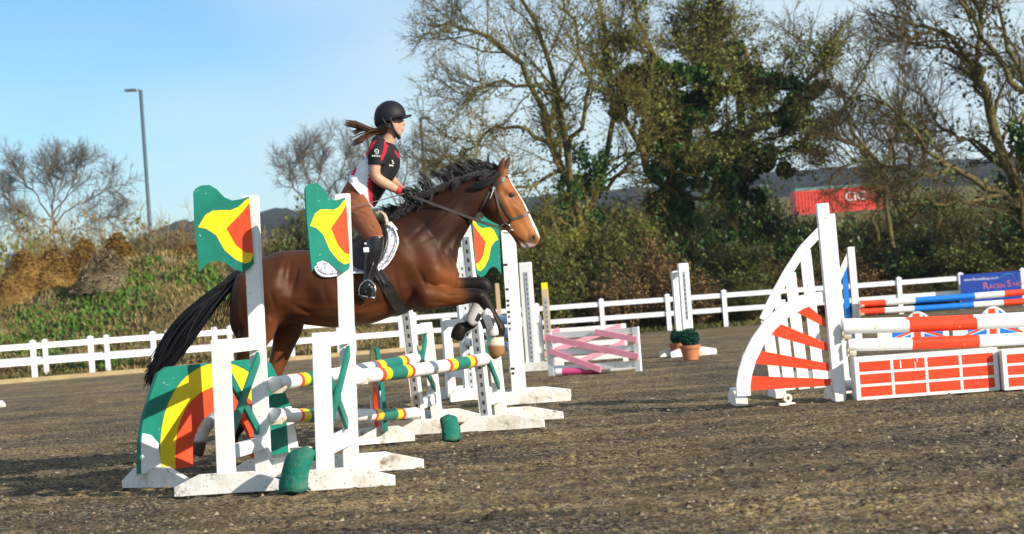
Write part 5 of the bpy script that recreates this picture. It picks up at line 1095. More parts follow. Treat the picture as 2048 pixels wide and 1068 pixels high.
# ------------------------------------------------------------------ muck heaps
def heap(label, cx, cy, wpx, hpx, d, m, seed):
    c = at(cx, cy, d); s = FPX / d; rx, rz = wpx / s / 2, hpx / s; ry = rx * .7; r = np.random.RandomState(seed); base = float(bank_h(np.array([c.x]), np.array([d]))[0]) - .35; topz = c.z
    n, k = 60, 26; V = []; th = np.linspace(0, 2 * np.pi, n, endpoint=False)
    for i in range(k + 1):
        f = i / k; rr = f; z = (1 - f ** 1.25); x = c.x + rx * rr * np.cos(th); y = d + ry * rr * np.sin(th); nz = (vnoise(x, y, .8, seed) - .5) * 1.8 + (vnoise(x, y, 2.2, seed + 1) - .5) * .8 + (vnoise(x, y, 6, seed + 2) - .5) * .3
        V.append(np.stack([x, y, base + (topz - base) * z * (1 + .25 * nz) + nz * .3 * (1 - f)], -1))
    V = np.concatenate(V); F = np.array([[i * n + j, i * n + (j + 1) % n, (i + 1) * n + (j + 1) % n, (i + 1) * n + j] for i in range(k) for j in range(n)])
    t = thing('muck_heap', label, 'muck heap', (c.x, d, base), 'muck heaps on the bank'); np_mesh('mound', V, F, m, t, smooth=True)
    q = V[r.randint(0, len(V), 7000)] + r.normal(size=(7000, 3)) * .05; a = r.normal(size=(7000, 3)); a[:, 2] *= .5; a /= np.linalg.norm(a, axis=1)[:, None]; L = (.04 + .08 * r.rand(7000))[:, None]; b = r.normal(size=(7000, 3)) * .014
    setp(np_mesh('loose_straw', np.stack([q - a * L, q + b, q + a * L, q - b], 1).reshape(-1, 3), np.arange(28000).reshape(7000, 4), m, t), kind='stuff')
STRAW = mat('old_straw', (.11, .058, .018), .95, col2=(.27, .165, .052), thr=(.35, .65), scale=1.6, bump=.8, bscale=9, spec=.05); DUNG = mat('dark_muck', (.10, .055, .02), .95, col2=(.26, .16, .06), thr=(.35, .65), scale=1.8, bump=.8, bscale=9, spec=.05)
heap('broad orange-brown muck heap at the far left of the bank', 45, 530, 200, 75, 70.0, STRAW, 41); heap('long orange-brown muck heap sloping down to the left', 105, 506, 220, 75, 70.3, STRAW, 46); heap('middle orange-brown muck heap, highest of the left group', 172, 490, 150, 75, 70.6, STRAW, 45); heap('small round muck heap on top of the bank', 238, 478, 120, 50, 71.0, STRAW, 42); heap('dark muck heap on the bank behind the flagged stand', 375, 480, 190, 50, 71, DUNG, 43); heap('greyish muck heap between the orange ones', 212, 520, 150, 45, 68.0, mat('grey_muck', (.12, .09, .05), .95, col2=(.24, .19, .11), thr=(.35, .65), scale=1.6, bump=.8, bscale=9, spec=.05), 44)
# ------------------------------------------------------------------ trees
def land_h(x, d): return float(bank_h(np.array([x]), np.array([d]))[0]) if d < 80 else float(np.interp(d, [78, 100, 150, 250], [-.2, 1.4, 5.6, 10])) - .35
def tubes_np(P, r0, r1, sides):
    N, K, _ = P.shape; T = np.empty_like(P); T[:, 1:-1] = P[:, 2:] - P[:, :-2]; T[:, 0] = P[:, 1] - P[:, 0]; T[:, -1] = P[:, -1] - P[:, -2]; T /= np.linalg.norm(T, axis=2, keepdims=True) + 1e-9
    ref = np.array([.31, .93, .2]); A = np.cross(T, ref); A /= np.linalg.norm(A, axis=2, keepdims=True) + 1e-9; Bq = np.cross(T, A); f = np.linspace(0, 1, K)[None, :]; R = (r0[:, None] * (1 - f) + r1[:, None] * f)[..., None]
    ang = 2 * np.pi * np.arange(sides) / sides; V = P[:, :, None, :] + R[..., None] * (A[:, :, None, :] * np.cos(ang)[None, None, :, None] + Bq[:, :, None, :] * np.sin(ang)[None, None, :, None])
    idx = np.arange(N * K * sides).reshape(N, K, sides); a = idx[:, :-1, :]; b = np.roll(idx, -1, axis=2)[:, :-1, :]; c = np.roll(idx, -1, axis=2)[:, 1:, :]; d = idx[:, 1:, :]
    return V.reshape(-1, 3), np.stack([a, b, c, d], -1).reshape(-1, 4)
def spawn(P, R0, R1, n, lr, spread, K, rng, up=.15, t0=.25, wig=.18, rk=.6):
    N, Kp, _ = P.shape; M = N * n; par = np.repeat(np.arange(N), n); t = t0 + (1 - t0) * rng.rand(M) ** .8; f = t * (Kp - 1); i = np.minimum(f.astype(int), Kp - 2); u = (f - i)[:, None]
    p = P[par, i] * (1 - u) + P[par, i + 1] * u; tg = P[par, i + 1] - P[par, i]; tg /= np.linalg.norm(tg, axis=1, keepdims=True) + 1e-9
    rd = rng.normal(size=(M, 3)); rd -= tg * (rd * tg).sum(1, keepdims=True); rd /= np.linalg.norm(rd, axis=1, keepdims=True); an = rng.uniform(*spread, M)[:, None]; d = tg * np.cos(an) + rd * np.sin(an); d[:, 2] += up; d /= np.linalg.norm(d, axis=1, keepdims=True)
    L = rng.uniform(*lr, M) * (1.15 - .5 * t); r = (R0[par] * (1 - t) + R1[par] * t) * rk; out = np.empty((M, K, 3)); out[:, 0] = p; st = (L / (K - 1))[:, None]
    for k in range(1, K):
        d = d + rng.normal(size=(M, 3)) * wig; d[:, 2] += up * .35; d /= np.linalg.norm(d, axis=1, keepdims=True); out[:, k] = out[:, k - 1] + d * st
    return out, r, r * .35
BARKM = mat('mossy_bark', (.065, .05, .026), .9, col2=(.155, .125, .045), thr=(.35, .65), scale=1.5, bump=.6, bscale=18, spec=.1); TWIGM = mat('twigs', (.065, .046, .023), .9, col2=(.145, .105, .045), thr=(.35, .65), scale=.6, spec=.1); TWIGG = mat('lichen_twigs', (.11, .088, .028), .9, col2=(.24, .185, .055), thr=(.35, .65), scale=.6, spec=.1); TWIGB = mat('hazed_far_twigs', (.13, .117, .105), .9, col2=(.21, .18, .15), thr=(.35, .65), scale=.5, spec=.1)
IVY = mat('ivy_leaf', (.013, .050, .009), .45, col2=(.060, .125, .018), thr=(.35, .65), scale=1.1, spec=.35); IVYL = mat('olive_leaf', (.070, .092, .013), .55, col2=(.19, .20, .036), thr=(.35, .65), scale=.9, spec=.25); BRAMBLE = mat('bramble_leaf', (.025, .055, .009), .6, col2=(.125, .14, .027), thr=(.35, .65), scale=1.0, spec=.2); RUST = mat('rusty_leaf', (.10, .053, .02), .8, col2=(.23, .145, .062), thr=(.35, .65), scale=1, spec=.1)
TWIGS = mat('straw_twigs', (.22, .165, .075), .9, col2=(.36, .28, .13), thr=(.35, .65), scale=.6, spec=.1)
def pts3(path, d): return [np.array(at(q[0], q[1], d + q[2])) for q in path]
def tree(label, d, limbs, seed, B=(10, 1.4, 3.2), Cc=(9, .6, 1.5), Dd=(9, .25, .65), twig=TWIGM, ivy=None, group=None, up=.12, name='bare_tree', leafsize=.10, bark=BARKM, rmul=1.0):
    rng = np.random.RandomState(seed); K = 12; P = []; R0 = []; R1 = []
    for path, r0, r1 in limbs:
        D_ = np.array(dense([list(q) for q in path], 6)); s = np.linspace(0, len(D_) - 1, K); Q = np.stack([np.interp(s, np.arange(len(D_)), D_[:, j]) for j in range(3)], -1); W_ = np.array([np.array(at(q[0], q[1], d + q[2])) for q in Q]); W_[1:] += rng.normal(size=(K - 1, 3)) * .07; P.append(W_); R0.append(r0 * rmul); R1.append(r1 * rmul)
    P = np.array(P); R0 = np.array(R0); R1 = np.array(R1); base = P[0, 0].copy(); base[2] = land_h(base[0], base[1]); P[0, 0, 2] = base[2] - .1; P[0, 1, 2] = min(P[0, 1, 2], (P[0, 0, 2] + P[0, 2, 2]) / 2)
    t = thing(name, label, 'tree', tuple(base), group); V, F = tubes_np(P, R0, R1, 7); np_mesh('trunk', V, F, bark, t, smooth=True)
    b, rb0, rb1 = spawn(P, R0, R1, B[0], B[1:], (.5, 1.15), 7, rng, up, .22, .16, .5); c, rc0, rc1 = spawn(b, rb0, rb1, Cc[0], Cc[1:], (.4, 1.1), 5, rng, up, .15, .2, .55); e, re0, re1 = spawn(c, rc0, rc1, Dd[0], Dd[1:], (.35, 1.0), 3, rng, up * .8, .1, .22, .6)
    rb0 = np.maximum(rb0, .022); rc0 = np.maximum(rc0 * .9, .012); re0 = np.clip(re0, .0065, .009)
    Vs, Fs, o = [], [], 0
    for (p, r0, r1, s) in ((b, rb0, rb0 * .45, 5), (c, rc0, rc0 * .5, 3), (e, re0, re0 * .5, 3)):
        V, F = tubes_np(p, r0, r1, s); Vs.append(V); Fs.append(F + o); o += len(V)
    np_mesh('crown', np.concatenate(Vs), np.concatenate(Fs), twig, t)
    if ivy:
        for (src, N, spread_, m, sz) in ivy:
            S = {'t': P, 'b': b, 'c': c}[src] if isinstance(src, str) else None
            if S is not None:
                n, k, _ = S.shape; i = rng.randint(0, n, N); j = rng.randint(0, k - 1, N); u = rng.rand(N)[:, None]; q = S[i, j] * (1 - u) + S[i, j + 1] * u + rng.normal(size=(N, 3)) * spread_
            else:
                cs = []
                for (x, y, do, rx, rz) in src:
                    c0 = np.array(at(x, y, d + do)); s = FPX / d; nn = int(N * rx * rz / sum(a[3] * a[4] for a in src)); sub = rng.normal(size=(14, 3)) * np.array([rx / s * .5, rx / s * .5, rz / s * .5]); w = rng.randint(0, 14, nn); g_ = rng.normal(size=(nn, 3)); g_ /= np.linalg.norm(g_, axis=1, keepdims=True); cs.append(c0 + sub[w] + g_ * (rng.rand(nn, 1) ** .5) * np.array([rx, rx, rz]) / s * .42)
                q = np.concatenate(cs)
            V, F = leaf_quads(q, sz, rng); np_mesh('ivy', V, F, m, t)
    return t
tree('tall bare tree with arching limbs nearest the horse\'s head', 67, [
    ([(1178, 625, 0), (1172, 540, 0), (1168, 470, 0), (1140, 400, 0), (1105, 300, .5), (1085, 215, 1)], .24, .12), ([(1085, 215, 1), (1050, 150, 1), (1005, 95, .5), (950, 62, 0), (895, 48, -.5), (855, 55, -1)], .12, .03), ([(1140, 400, 0), (1138, 300, -1), (1125, 200, -1.5), (1090, 100, -2), (1050, 10, -2), (1030, -60, -2)], .15, .05),
    ([(1168, 470, 0), (1200, 380, .5), (1225, 260, 1), (1222, 140, 1.5), (1200, 20, 2), (1185, -80, 2)], .15, .05), ([(1105, 300, .5), (1060, 262, 0), (1000, 260, -.5), (950, 290, -1), (915, 330, -1)], .10, .03), ([(1125, 200, -1.5), (1060, 172, -2), (990, 165, -2), (930, 190, -2.5)], .09, .03), ([(1120, 340, .5), (1060, 370, -.5), (1010, 385, -1), (965, 360, -1)], .08, .025), ([(1138, 300, -1), (1180, 210, -2), (1160, 90, -2.5), (1130, 0, -3)], .10, .04), ([(1200, 380, .5), (1255, 330, 0), (1290, 260, -.5), (1300, 160, -1)], .09, .03)],
    101, B=(11, 1.2, 3.0), Cc=(10, .6, 1.5), Dd=(9, .25, .7), ivy=[('t', 4000, .20, BRAMBLE, .05), ('c', 9000, .10, IVYL, .035), ([(1150, 440, 0, 40, 70), (1180, 330, 0, 34, 70)], 2600, 0, IVY, .07)], twig=TWIGG, rmul=.8)
tree('dark ivy-clad tree in the middle of the tree line', 68, [
    ([(1375, 640, 0), (1365, 520, 0), (1350, 400, 0), (1335, 280, 0), (1320, 180, 0), (1300, 90, 0)], .26, .10), ([(1350, 400, 0), (1300, 340, -1), (1262, 260, -1), (1235, 180, -1), (1225, 100, -1)], .14, .05), ([(1335, 280, 0), (1380, 200, 1), (1400, 110, 1), (1410, 30, 1)], .13, .05), ([(1320, 180, 0), (1300, 90, -1), (1270, 10, -1), (1260, -50, -1)], .09, .04), ([(1350, 330, 0), (1420, 280, -1), (1460, 240, -1.5)], .1, .03)],
    102, B=(11, 1.0, 2.4), ivy=[([(1285, 210, 0, 46, 60), (1262, 150, 0, 30, 34), (1325, 300, -.5, 60, 55), (1390, 230, .5, 60, 42), (1330, 140, 0, 54, 34), (1400, 330, -.5, 48, 46), (1350, 420, 0, 52, 60), (1365, 540, 0, 34, 70), (1420, 170, 0, 40, 34)], 40000, 0, IVY, .080), ('c', 9000, .12, IVYL, .05), ('b', 2000, .15, IVYL, .06)], twig=TWIGM)
tree('ivy-covered tree with rounded olive top right of the darkest one', 69.5, [
    ([(1460, 640, 0), (1462, 520, 0), (1470, 400, 0), (1480, 280, 0), (1490, 170, 0), (1495, 90, 0)], .25, .09), ([(1470, 400, 0), (1430, 330, -1), (1410, 250, -1), (1400, 170, -1), (1395, 100, -1)], .13, .05), ([(1480, 280, 0), (1550, 220, 0), (1610, 170, .5), (1660, 120, .5)], .12, .04), ([(1470, 350, 0), (1540, 310, -1), (1600, 290, -1.5), (1640, 260, -2)], .10, .03), ([(1490, 170, 0), (1450, 110, 1), (1430, 50, 1)], .09, .04)],
    103, B=(11, 1.1, 2.6), ivy=[([(1440, 120, 0, 50, 34), (1510, 170, 0, 52, 36), (1575, 240, 0, 50, 30), (1480, 290, -.5, 52, 50), (1530, 330, 0, 44, 30), (1470, 390, 0, 44, 50), (1462, 490, 0, 34, 60), (1465, 580, 0, 30, 50), (1610, 180, 0, 34, 26)], 26000, 0, IVY, .080), ('c', 11000, .12, IVYL, .05), ('b', 3000, .16, IVYL, .06)], twig=TWIGM)
tree('rounded twiggy tree above the red container', 72, [
    ([(1782, 640, 0), (1776, 540, 0), (1780, 440, 0), (1765, 350, 0), (1710, 270, 0), (1680, 170, 0)], .16, .06), ([(1730, 300, 0), (1640, 255, -1), (1560, 210, -1), (1550, 140, -1)], .10, .04), ([(1650, 260, 0), (1700, 200, 0), (1730, 150, 0), (1740, 110, 0)], .09, .03), ([(1765, 350, 0), (1780, 300, 1), (1795, 250, 1), (1800, 230, 1)], .09, .03), ([(1660, 170, 0), (1630, 110, 0), (1600, 80, 0)], .07, .03)],
    104, B=(8, 1.1, 2.4), Cc=(8, .6, 1.4), Dd=(7, .25, .6), ivy=[('b', 1500, .2, IVYL, .05)], rmul=.75)
tree('big bare tree leaning in from the right picture edge', 65.5, [
    ([(2095, 640, 0), (2080, 520, 0), (2045, 420, 0), (2010, 330, 0), (1985, 240, 0), (1955, 150, 0)], .30, .16), ([(1955, 150, 0), (1925, 100, 0), (1880, 65, -.5), (1820, 40, -.5), (1760, 12, -1)], .13, .03), ([(1970, 195, 0), (1920, 115, 1), (1860, 90, 1), (1820, 85, 1)], .09, .03), ([(1960, 160, 0), (1960, 80, 0), (1950, 0, 0), (1945, -80, 0)], .12, .05), ([(2048, 185, -1), (1995, 120, -1), (1960, 60, -1), (1925, 0, -1), (1900, -60, -1)], .12, .06), ([(2130, 330, -1), (2085, 230, -1), (2040, 160, -1), (2010, 90, -1), (2000, 0, -1)], .16, .06),
     ([(2045, 420, 0), (1985, 380, -1), (1900, 335, -1), (1850, 300, -1.5), (1820, 250, -1.5)], .15, .06), ([(1850, 300, -1.5), (1810, 240, -2), (1760, 200, -2), (1700, 195, -2)], .08, .025), ([(1900, 335, -1), (1830, 345, -2), (1760, 320, -2), (1700, 330, -2)], .07, .02), ([(2010, 330, 0), (1950, 290, 1), (1900, 270, 1), (1850, 200, 1)], .09, .03), ([(2030, 400, 0), (1940, 400, -2), (1860, 410, -2), (1800, 400, -2)], .09, .03), ([(2010, 330, 0), (2050, 240, 1), (2060, 140, 1)], .1, .04)],
    105, B=(10, 1.1, 2.8), Cc=(9, .6, 1.5), Dd=(9, .25, .65), ivy=[([(2040, 400, 0, 40, 60), (2060, 300, 0, 30, 60)], 2500, 0, IVY, .085), ('t', 2500, .25, BRAMBLE, .07)], rmul=.8)
tree('slim bare tree between the ivy trees and the leaning one', 74, [([(1800, 640, 0), (1790, 520, 0), (1800, 420, 0), (1790, 330, 0), (1770, 250, 0)], .12, .05), ([(1800, 420, 0), (1840, 350, 0), (1850, 280, 0)], .08, .03), ([(1795, 380, 0), (1740, 330, 0), (1720, 270, 0)], .08, .03)], 106, B=(9, 1, 2.2), Dd=(8, .25, .6))
tree('leaning dark-barked thicket tree behind the union flag planks', 73, [([(1765, 640, 0), (1765, 540, 0), (1752, 450, 0), (1760, 390, 0)], .12, .05), ([(1860, 640, 0), (1850, 530, 0), (1880, 450, 0), (1900, 380, 0)], .10, .04), ([(1920, 640, 0), (1935, 540, 0), (1925, 460, 0), (1950, 400, 0)], .10, .04)], 107, B=(10, .8, 2.0), Dd=(7, .25, .6))
# further off, paler crowns: distance haze put into the twig and bark colour
tree('bare tree standing alone on the far left beyond the muck heaps', 92, [([(112, 520, 0), (108, 470, 0), (105, 420, 0), (100, 370, 0), (92, 335, 0)], .14, .05), ([(106, 440, 0), (75, 400, 0), (50, 365, 0), (35, 340, 0)], .09, .03), ([(106, 430, 0), (135, 385, 0), (150, 350, 0), (160, 330, 0)], .09, .03), ([(108, 450, 0), (155, 410, 0), (195, 385, 0), (225, 370, 0)], .08, .03), ([(106, 460, 0), (60, 440, 0), (25, 410, 0), (0, 385, 0)], .07, .03), ([(108, 485, 0), (75, 468, 0), (45, 455, 0), (20, 440, 0)], .06, .02), ([(108, 485, 0), (140, 468, 0), (180, 450, 0), (220, 425, 0)], .06, .02), ([(106, 455, 0), (120, 400, 0), (122, 350, 0), (118, 322, 0)], .07, .02)], 108, B=(11, .8, 1.8), Cc=(9, .5, 1.2), Dd=(7, .3, .6), up=.16, twig=TWIGB, bark=TWIGB, rmul=.5)
tree('wispy bare tree just behind the rider\'s back', 96, [([(640, 520, 0), (640, 450, 0), (635, 400, 0), (640, 340, 0), (650, 290, 0)], .12, .04), ([(638, 430, 0), (600, 390, 0), (580, 360, 0), (565, 340, 0)], .08, .03), ([(638, 420, 0), (670, 370, 0), (690, 330, 0), (700, 300, 0)], .08, .03), ([(636, 400, 0), (610, 345, 0), (605, 300, 0)], .07, .03), ([(640, 440, 0), (690, 400, 0), (720, 370, 0)], .07, .03)], 109, B=(11, .8, 2.0), Cc=(9, .5, 1.2), Dd=(7, .3, .6), up=.16, twig=TWIGB, bark=TWIGB, rmul=.5)
tree('wispy bare tree between the rider and the far lamp post', 98, [([(800, 520, 0), (805, 440, 0), (800, 390, 0), (810, 340, 0), (815, 300, 0)], .12, .04), ([(803, 420, 0), (770, 370, 0), (745, 335, 0), (730, 310, 0)], .08, .03), ([(803, 420, 0), (840, 370, 0), (870, 335, 0), (890, 310, 0)], .08, .03), ([(805, 430, 0), (870, 400, 0), (910, 370, 0)], .07, .03)], 110, B=(11, .8, 2.0), Cc=(9, .5, 1.2), Dd=(7, .3, .6), up=.16, twig=TWIGB, bark=TWIGB, rmul=.5, ivy=[([(865, 330, 0, 14, 12), (865, 345, 0, 8, 10)], 160, 0, IVY, .11)])
# ------------------------------------------------------------------ hedge bushes
BPROTO = {}
def bush_mesh(key, leaf, twig, dens, nl, sz, seed):
    if key in BPROTO: return BPROTO[key]
    rng = np.random.RandomState(seed); hgt, rx = 3.4, 1.25; n = int(34 * dens); P = np.empty((n, 6, 3)); a = rng.rand(n) * 6.28; rr = rx * np.sqrt(rng.rand(n)); b0 = np.stack([rr * .5 * np.cos(a), rr * .5 * np.sin(a), np.zeros(n)], -1); tp = np.stack([rr * np.cos(a) * 1.05, rr * np.sin(a), hgt * (1 - .5 * (rr / rx) ** 2) * rng.uniform(.65, 1.05, n)], -1)
    for k in range(6): P[:, k] = b0 + (tp - b0) * (k / 5) + rng.normal(size=(n, 3)) * .08 * k / 5
    R0 = np.full(n, .03); e, r0, r1 = spawn(P, R0, R0 * .3, 11, (.5, 1.3), (.4, 1.1), 5, rng, .05, .2, .22, .45); f, q0, q1 = spawn(e, r0, r1, 6, (.2, .6), (.4, 1.1), 3, rng, .05, .1, .25, .6); Vs, Fs, o = [], [], 0
    for (p, u, sd_) in ((P, R0, 5), (e, np.maximum(r0, .009), 3), (f, np.clip(q0, .006, .008), 3)):
        V, F = tubes_np(p, u, u * .4, sd_); Vs.append(V); Fs.append(F + o); o += len(V)
    st = np_mesh('stems', np.concatenate(Vs), np.concatenate(Fs), twig); m1 = st.data; bpy.data.objects.remove(st); m2 = None
    if nl:
        i = rng.randint(0, len(e), nl); j = rng.randint(0, 4, nl); q = e[i, j] + rng.normal(size=(nl, 3)) * .13; V, F = leaf_quads(q, sz, rng); fo = np_mesh('foliage', V, F, leaf); m2 = fo.data; bpy.data.objects.remove(fo)
    BPROTO[key] = (m1, m2); return BPROTO[key]
def bush(label, x, ytop, hw, d, seed, leaf, twig, dens=1.0, nl=5200, name='bush', group='bushes along the hedge line', sz=.065):
    s = FPX / d; c = at(x, ytop, d); zb = land_h(c.x, d); nl = 1600 if nl < 1000 else 6000
    m1, m2 = bush_mesh((leaf.name, twig.name, nl, seed % 3), leaf, twig, dens, nl, sz, 900 + seed % 3 * 7 + len(BPROTO)); t = thing(name, label, 'bush', (c.x, d, zb), group); t.scale = (hw / s / 1.25, hw / s / 1.25, (c.z - zb) / 3.4); t.rotation_euler.z = (seed * 2.39) % 6.28
    for nm, mm in (('stems', m1), ('foliage', m2)):
        if mm: o = bpy.data.objects.new(nm, mm); COL.objects.link(o); o.parent = t
hb_list = [(1052, 430, 70, 65.0, BRAMBLE, TWIGG), (1120, 405, 80, 66.5, IVYL, TWIGG), (1195, 440, 75, 65.2, BRAMBLE, TWIGM), (1265, 400, 85, 67, BRAMBLE, TWIGG), (1320, 480, 60, 64.8, RUST, TWIGM), (1400, 440, 75, 66.8, IVY, TWIGM), (1470, 470, 70, 65.0, BRAMBLE, TWIGM), (1540, 520, 65, 65.8, RUST, TWIGM), (1610, 500, 60, 68, BRAMBLE, TWIGM), (1690, 500, 70, 66, RUST, TWIGM), (1770, 480, 70, 68.5, BRAMBLE, TWIGM), (1850, 450, 80, 67, IVY, TWIGM), (1930, 470, 80, 65.5, BRAMBLE, TWIGM), (2010, 420, 85, 67.5, IVY, TWIGM), (2080, 440, 80, 65.5, BRAMBLE, TWIGM), (1000, 470, 60, 68, BRAMBLE, TWIGM), (1235, 520, 60, 64.4, RUST, TWIGM), (1100, 500, 60, 64.4, BRAMBLE, TWIGM), (1385, 540, 60, 64.2, RUST, TWIGM), (1040, 540, 55, 64.3, IVYL, TWIGM), (1640, 560, 70, 64.4, RUST, TWIGM), (1760, 560, 80, 64.3, RUST, TWIGM), (1880, 555, 80, 64.3, BRAMBLE, TWIGM), (2000, 540, 80, 64.3, RUST, TWIGM), (1490, 560, 60, 64.2, BRAMBLE, TWIGM)]
hl = ['olive bramble bush directly right of the horse\'s muzzle', 'tall pale olive bush under the arching bare tree', 'bramble bush at the foot of the arching bare tree', 'tall dark green bush left of the ivy-clad trunk', 'low rust-brown bush behind the potted box balls', 'dark ivy bush around the ivy-clad trunk', 'bramble bush between the two ivy trees', 'low rust-brown bush left of the sloping picket wing', 'bramble bush showing under the red container', 'rust-brown bush above the fan wing\'s upright', 'bramble bush right of the red container', 'dark bush above the red, white and blue poles', 'bramble bush left of the blue sponsor board', 'tall dark bush above the blue sponsor board', 'bramble bush at the right picture edge', 'bramble bush behind the horse\'s throat', 'low rust-brown bush above the pink gate', 'low bramble bush above the slim white stand', 'low rusty scrub at the fence right of the potted balls', 'low olive scrub behind the lettered stand', 'rusty scrub low behind the picket wing', 'rusty scrub low behind the union flag planks', 'low bramble scrub behind the striped poles', 'rusty scrub low behind the blue sponsor board', 'low bramble scrub below the rounded ivy tree']
for i, (b_, lb) in enumerate(zip(hb_list, hl)): bush(lb, b_[0], b_[1], b_[2], b_[3], 200 + i, b_[4], b_[5], 1.0, 5200)
ls = [(20, 440, 85, 84), (90, 430, 90, 87), (170, 436, 90, 85), (250, 430, 90, 86.5), (330, 436, 80, 86), (400, 440, 80, 84.5), (470, 460, 60, 85), (530, 456, 60, 86)]
ll = ['brown scrub at the far left edge beyond the muck heap', 'brown scrub under the lone bare tree', 'brown scrub right of the lone bare tree', 'brown scrub left of the tall lamp post', 'brown scrub right of the tall lamp post', 'brown scrub behind the left flag panel', 'brown scrub just right of the left flag panel', 'brown scrub left of the dark evergreen bush']
for i, (b_, lb) in enumerate(zip(ls, ll)): bush(lb, b_[0], b_[1], b_[2], b_[3], 300 + i, RUST if i % 3 else IVYL, TWIGS, 1.3, 900, group='brown scrub beyond the bank')
bush('dark green bush between the two flag panels', 590, 398, 62, 84.2, 330, BRAMBLE, TWIGM, 1.2, 6500, group='dark bushes beyond the horse', sz=.075); bush('dark green bush behind the right flag panel and rider', 665, 402, 55, 85, 331, BRAMBLE, TWIGM, 1.1, 5000, group='dark bushes beyond the horse', sz=.075); bush('dark bush showing between rider and horse\'s neck', 775, 398, 70, 86, 332, BRAMBLE, TWIGM, 1.1, 5000, group='dark bushes beyond the horse', sz=.075); bush('dark bush hidden mostly by the horse\'s neck', 890, 410, 70, 85, 333, BRAMBLE, TWIGM, 1.1, 5000, group='dark bushes beyond the horse', sz=.075)
# ------------------------------------------------------------------ lamp posts
LAMP = mat('lamp_steel', (.10, .13, .15), .5, .1, metal=.3)
def lamp(label, xt, yt, d, hd):
    top = at(xt, yt, d); zb = float(np.interp(d, [78, 100, 150], [-.2, 1.4, 5.6])); b = Vector((top.x, d, zb)); t = thing('lamp_post', label, 'lamp post', b, 'street lamps'); MB().tube([b, b + vz(0, 0, 1.2), b + vz(0, 0, 1.25), Vector(top)], [.13, .13, .10, .085], 12).build('pole', LAMP, t, smooth=True)
    MB().tube([top + vz(0, 0, -.06), top + vz(hd * .35, 0, .02)], .04, 8).build('bracket', LAMP, t); k = 1 if hd > 0 else -1
    MB().prism([(0, -.05), (.55, -.03), (.62, .02), (.5, .08), (.05, .08)], top + vz(-.16 if hd < 0 else -.1, -.14, 0), (k, 0, 0), (0, 0, 1), (0, .28, 0)).build('lantern', LAMP, t, bevel=.02)
lamp('tall lamp post against the sky on the left', 281, 180, 100, -.3); lamp('short-looking lamp post just right of the rider\'s head', 841, 237, 105, .3)
# blue roadside sign
c = at(20, 521, 86); t = thing('road_sign', 'small blue sign at the left picture edge beyond the bank', 'sign', (c.x, 86, c.z - 1.5)); MB().box(c, (.20, 0, 0), (0, .012, 0), (0, 0, .26)).build('plate', mat('sign_blue', (.03, .10, .32), .5), t); MB().tube([Vector((c.x, c.y + .03, land_h(c.x, 86))), c + vz(0, .03, .2)], .03, 8).build('stake', LAMP, t)
# red container beyond the hedge
def container():
    d = 150; a, b2 = at(1588, 383, d), at(1762, 376, d); zb = at(1675, 424, d).z; zt = at(1675, 377, d).z; x0, x1 = a.x, b2.x; t = thing('container', 'red shipping container with white lettering on the rise behind the trees', 'container', ((x0 + x1) / 2, d, zb)); m = mat('container_red', (.62, .06, .045), .5, .1, scale=1.5)
    MB().box(((x0 + x1) / 2, d + 1.2, (zb + zt) / 2), ((x1 - x0) / 2, 0, 0), (0, 1.2, 0), (0, 0, (zt - zb) / 2)).build('shell', m, t)
    MB().box(((x0 + x1) / 2, d + 1.2, zb - .8), ((x1 - x0) / 2 + .3, 0, 0), (0, 1.4, 0), (0, 0, .79)).build('plinth', mat('earth_plinth', (.12, .11, .05), .95, .3, scale=1), t)
    n = 26; 
    for k in range(n): MB().box((x0 + (x1 - x0) * (k + .5) / n, d - .02, (zb + zt) / 2), ((x1 - x0) / n * .28, 0, 0), (0, .025, 0), (0, 0, (zt - zb) / 2 - .12)).build('rib', m, t)
    for z in (zb + .06, zt - .06): MB().box(((x0 + x1) / 2, d - .03, z), ((x1 - x0) / 2 + .01, 0, 0), (0, .04, 0), (0, 0, .06)).build('frame_rail', m, t)
    cu = bpy.data.curves.new('t', 'FONT'); cu.body = 'CRS'; cu.size = .85; cu.extrude = .01; ob = bpy.data.objects.new('tmp', cu); COL.objects.link(ob); dg = bpy.context.evaluated_depsgraph_get(); me = bpy.data.meshes.new_from_object(ob.evaluated_get(dg)); bpy.data.objects.remove(ob); me.transform(Matrix.Rotation(math.radians(90), 4, 'X')); o = link('lettering', me, t, mat('letter_white', (.8, .8, .8), .5, 0)); p = at(1690, 402, d); o.location = Vector((p.x, d - .10, p.z)) - ABS[t.name]
    MB().box(((x0 + x1) / 2, d + 1.2, zt + .12), ((x1 - x0) / 2 - .1, 0, 0), (0, 1.1, 0), (0, 0, .1)).build('roof_sheet', mat('container_roof', (.10, .22, .20), .6), t)
container()
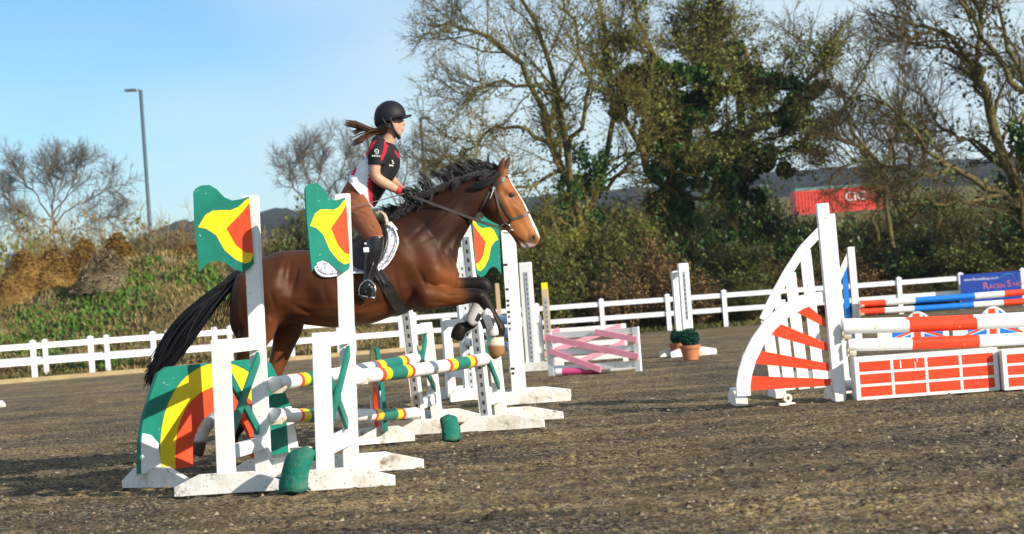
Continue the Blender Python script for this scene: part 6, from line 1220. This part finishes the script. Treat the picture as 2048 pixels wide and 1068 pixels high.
for i, (x, y, w_, d_, lb) in enumerate(((1560, 470, 70, 92, 'distant pale scrub left of the red container'), (1660, 455, 80, 98, 'distant pale scrub below the red container'), (1790, 440, 80, 95, 'distant pale scrub right of the red container'), (1890, 430, 80, 99, 'distant pale scrub behind the leaning tree'), (1120, 400, 90, 96, 'distant pale scrub behind the arching tree'), (1010, 420, 80, 94, 'distant pale scrub behind the horse\'s ears'))):
    bush(lb, x, y, w_, d_, 400 + i, IVYL, TWIGG, 1.0, 2500, group='distant scrub on the rise', sz=.08)
dk = [(985, 430, 70, 76), (1060, 395, 80, 78), (1140, 400, 80, 76), (1220, 385, 80, 78), (1300, 395, 80, 76), (1390, 400, 80, 78), (1440, 372, 75, 79), (1470, 385, 75, 76), (1535, 372, 65, 75), (1620, 415, 65, 76), (1700, 415, 65, 78), (1775, 408, 65, 75), (1850, 395, 80, 78), (1930, 395, 80, 76), (2010, 380, 80, 78), (2090, 380, 80, 76)]
dl_ = ['dense dark thicket behind the horse\'s throat', 'dense dark thicket behind the horse\'s forehead', 'dense dark thicket behind the arching tree trunk', 'dense dark thicket left of the ivy-clad trunk', 'dense dark thicket directly behind the ivy-clad trunk', 'dense dark thicket between the ivy trunks', 'dense dark thicket just left of the rounded ivy tree\'s trunk', 'dense dark thicket behind the rounded ivy tree', 'dense thicket right of the rounded ivy tree', 'dense thicket below the red container\'s left end', 'dense thicket below the red container\'s right end', 'dense thicket just right of the container', 'dense thicket behind the slope wing', 'dense thicket left of the leaning trunk', 'dense thicket behind the leaning trunk', 'dense thicket at the right edge behind the leaning trunk']
for i, (b_, lb) in enumerate(zip(dk, dl_)): bush(lb, b_[0], b_[1], b_[2], b_[3], 500 + i, BRAMBLE if i % 2 else IVY, TWIGM, .9, 5500, group='dense thicket behind the trees', sz=.08)
# ------------------------------------------------------------------ air
b = MB(); b.box((0, 860, 47), (1900, 0, 0), (0, 900, 0), (0, 0, 49)); hz = b.build('haze', None); hz.data.materials.clear()
hm_ = bpy.data.materials.new('air'); hm_.use_nodes = True; hn = hm_.node_tree; hn.nodes.remove(hn.nodes['Principled BSDF']); pv = hn.nodes.new('ShaderNodeVolumePrincipled'); pv.inputs['Color'].default_value = (.62, .78, 1, 1); pv.inputs['Density'].default_value = .00012; pv.inputs['Anisotropy'].default_value = .0
hn.links.new(pv.outputs[0], hn.nodes['Material Output'].inputs['Volume']); hz.data.materials.append(hm_); setp(hz, 'pale blue air between the arena and the far hill', 'haze', kind='stuff')
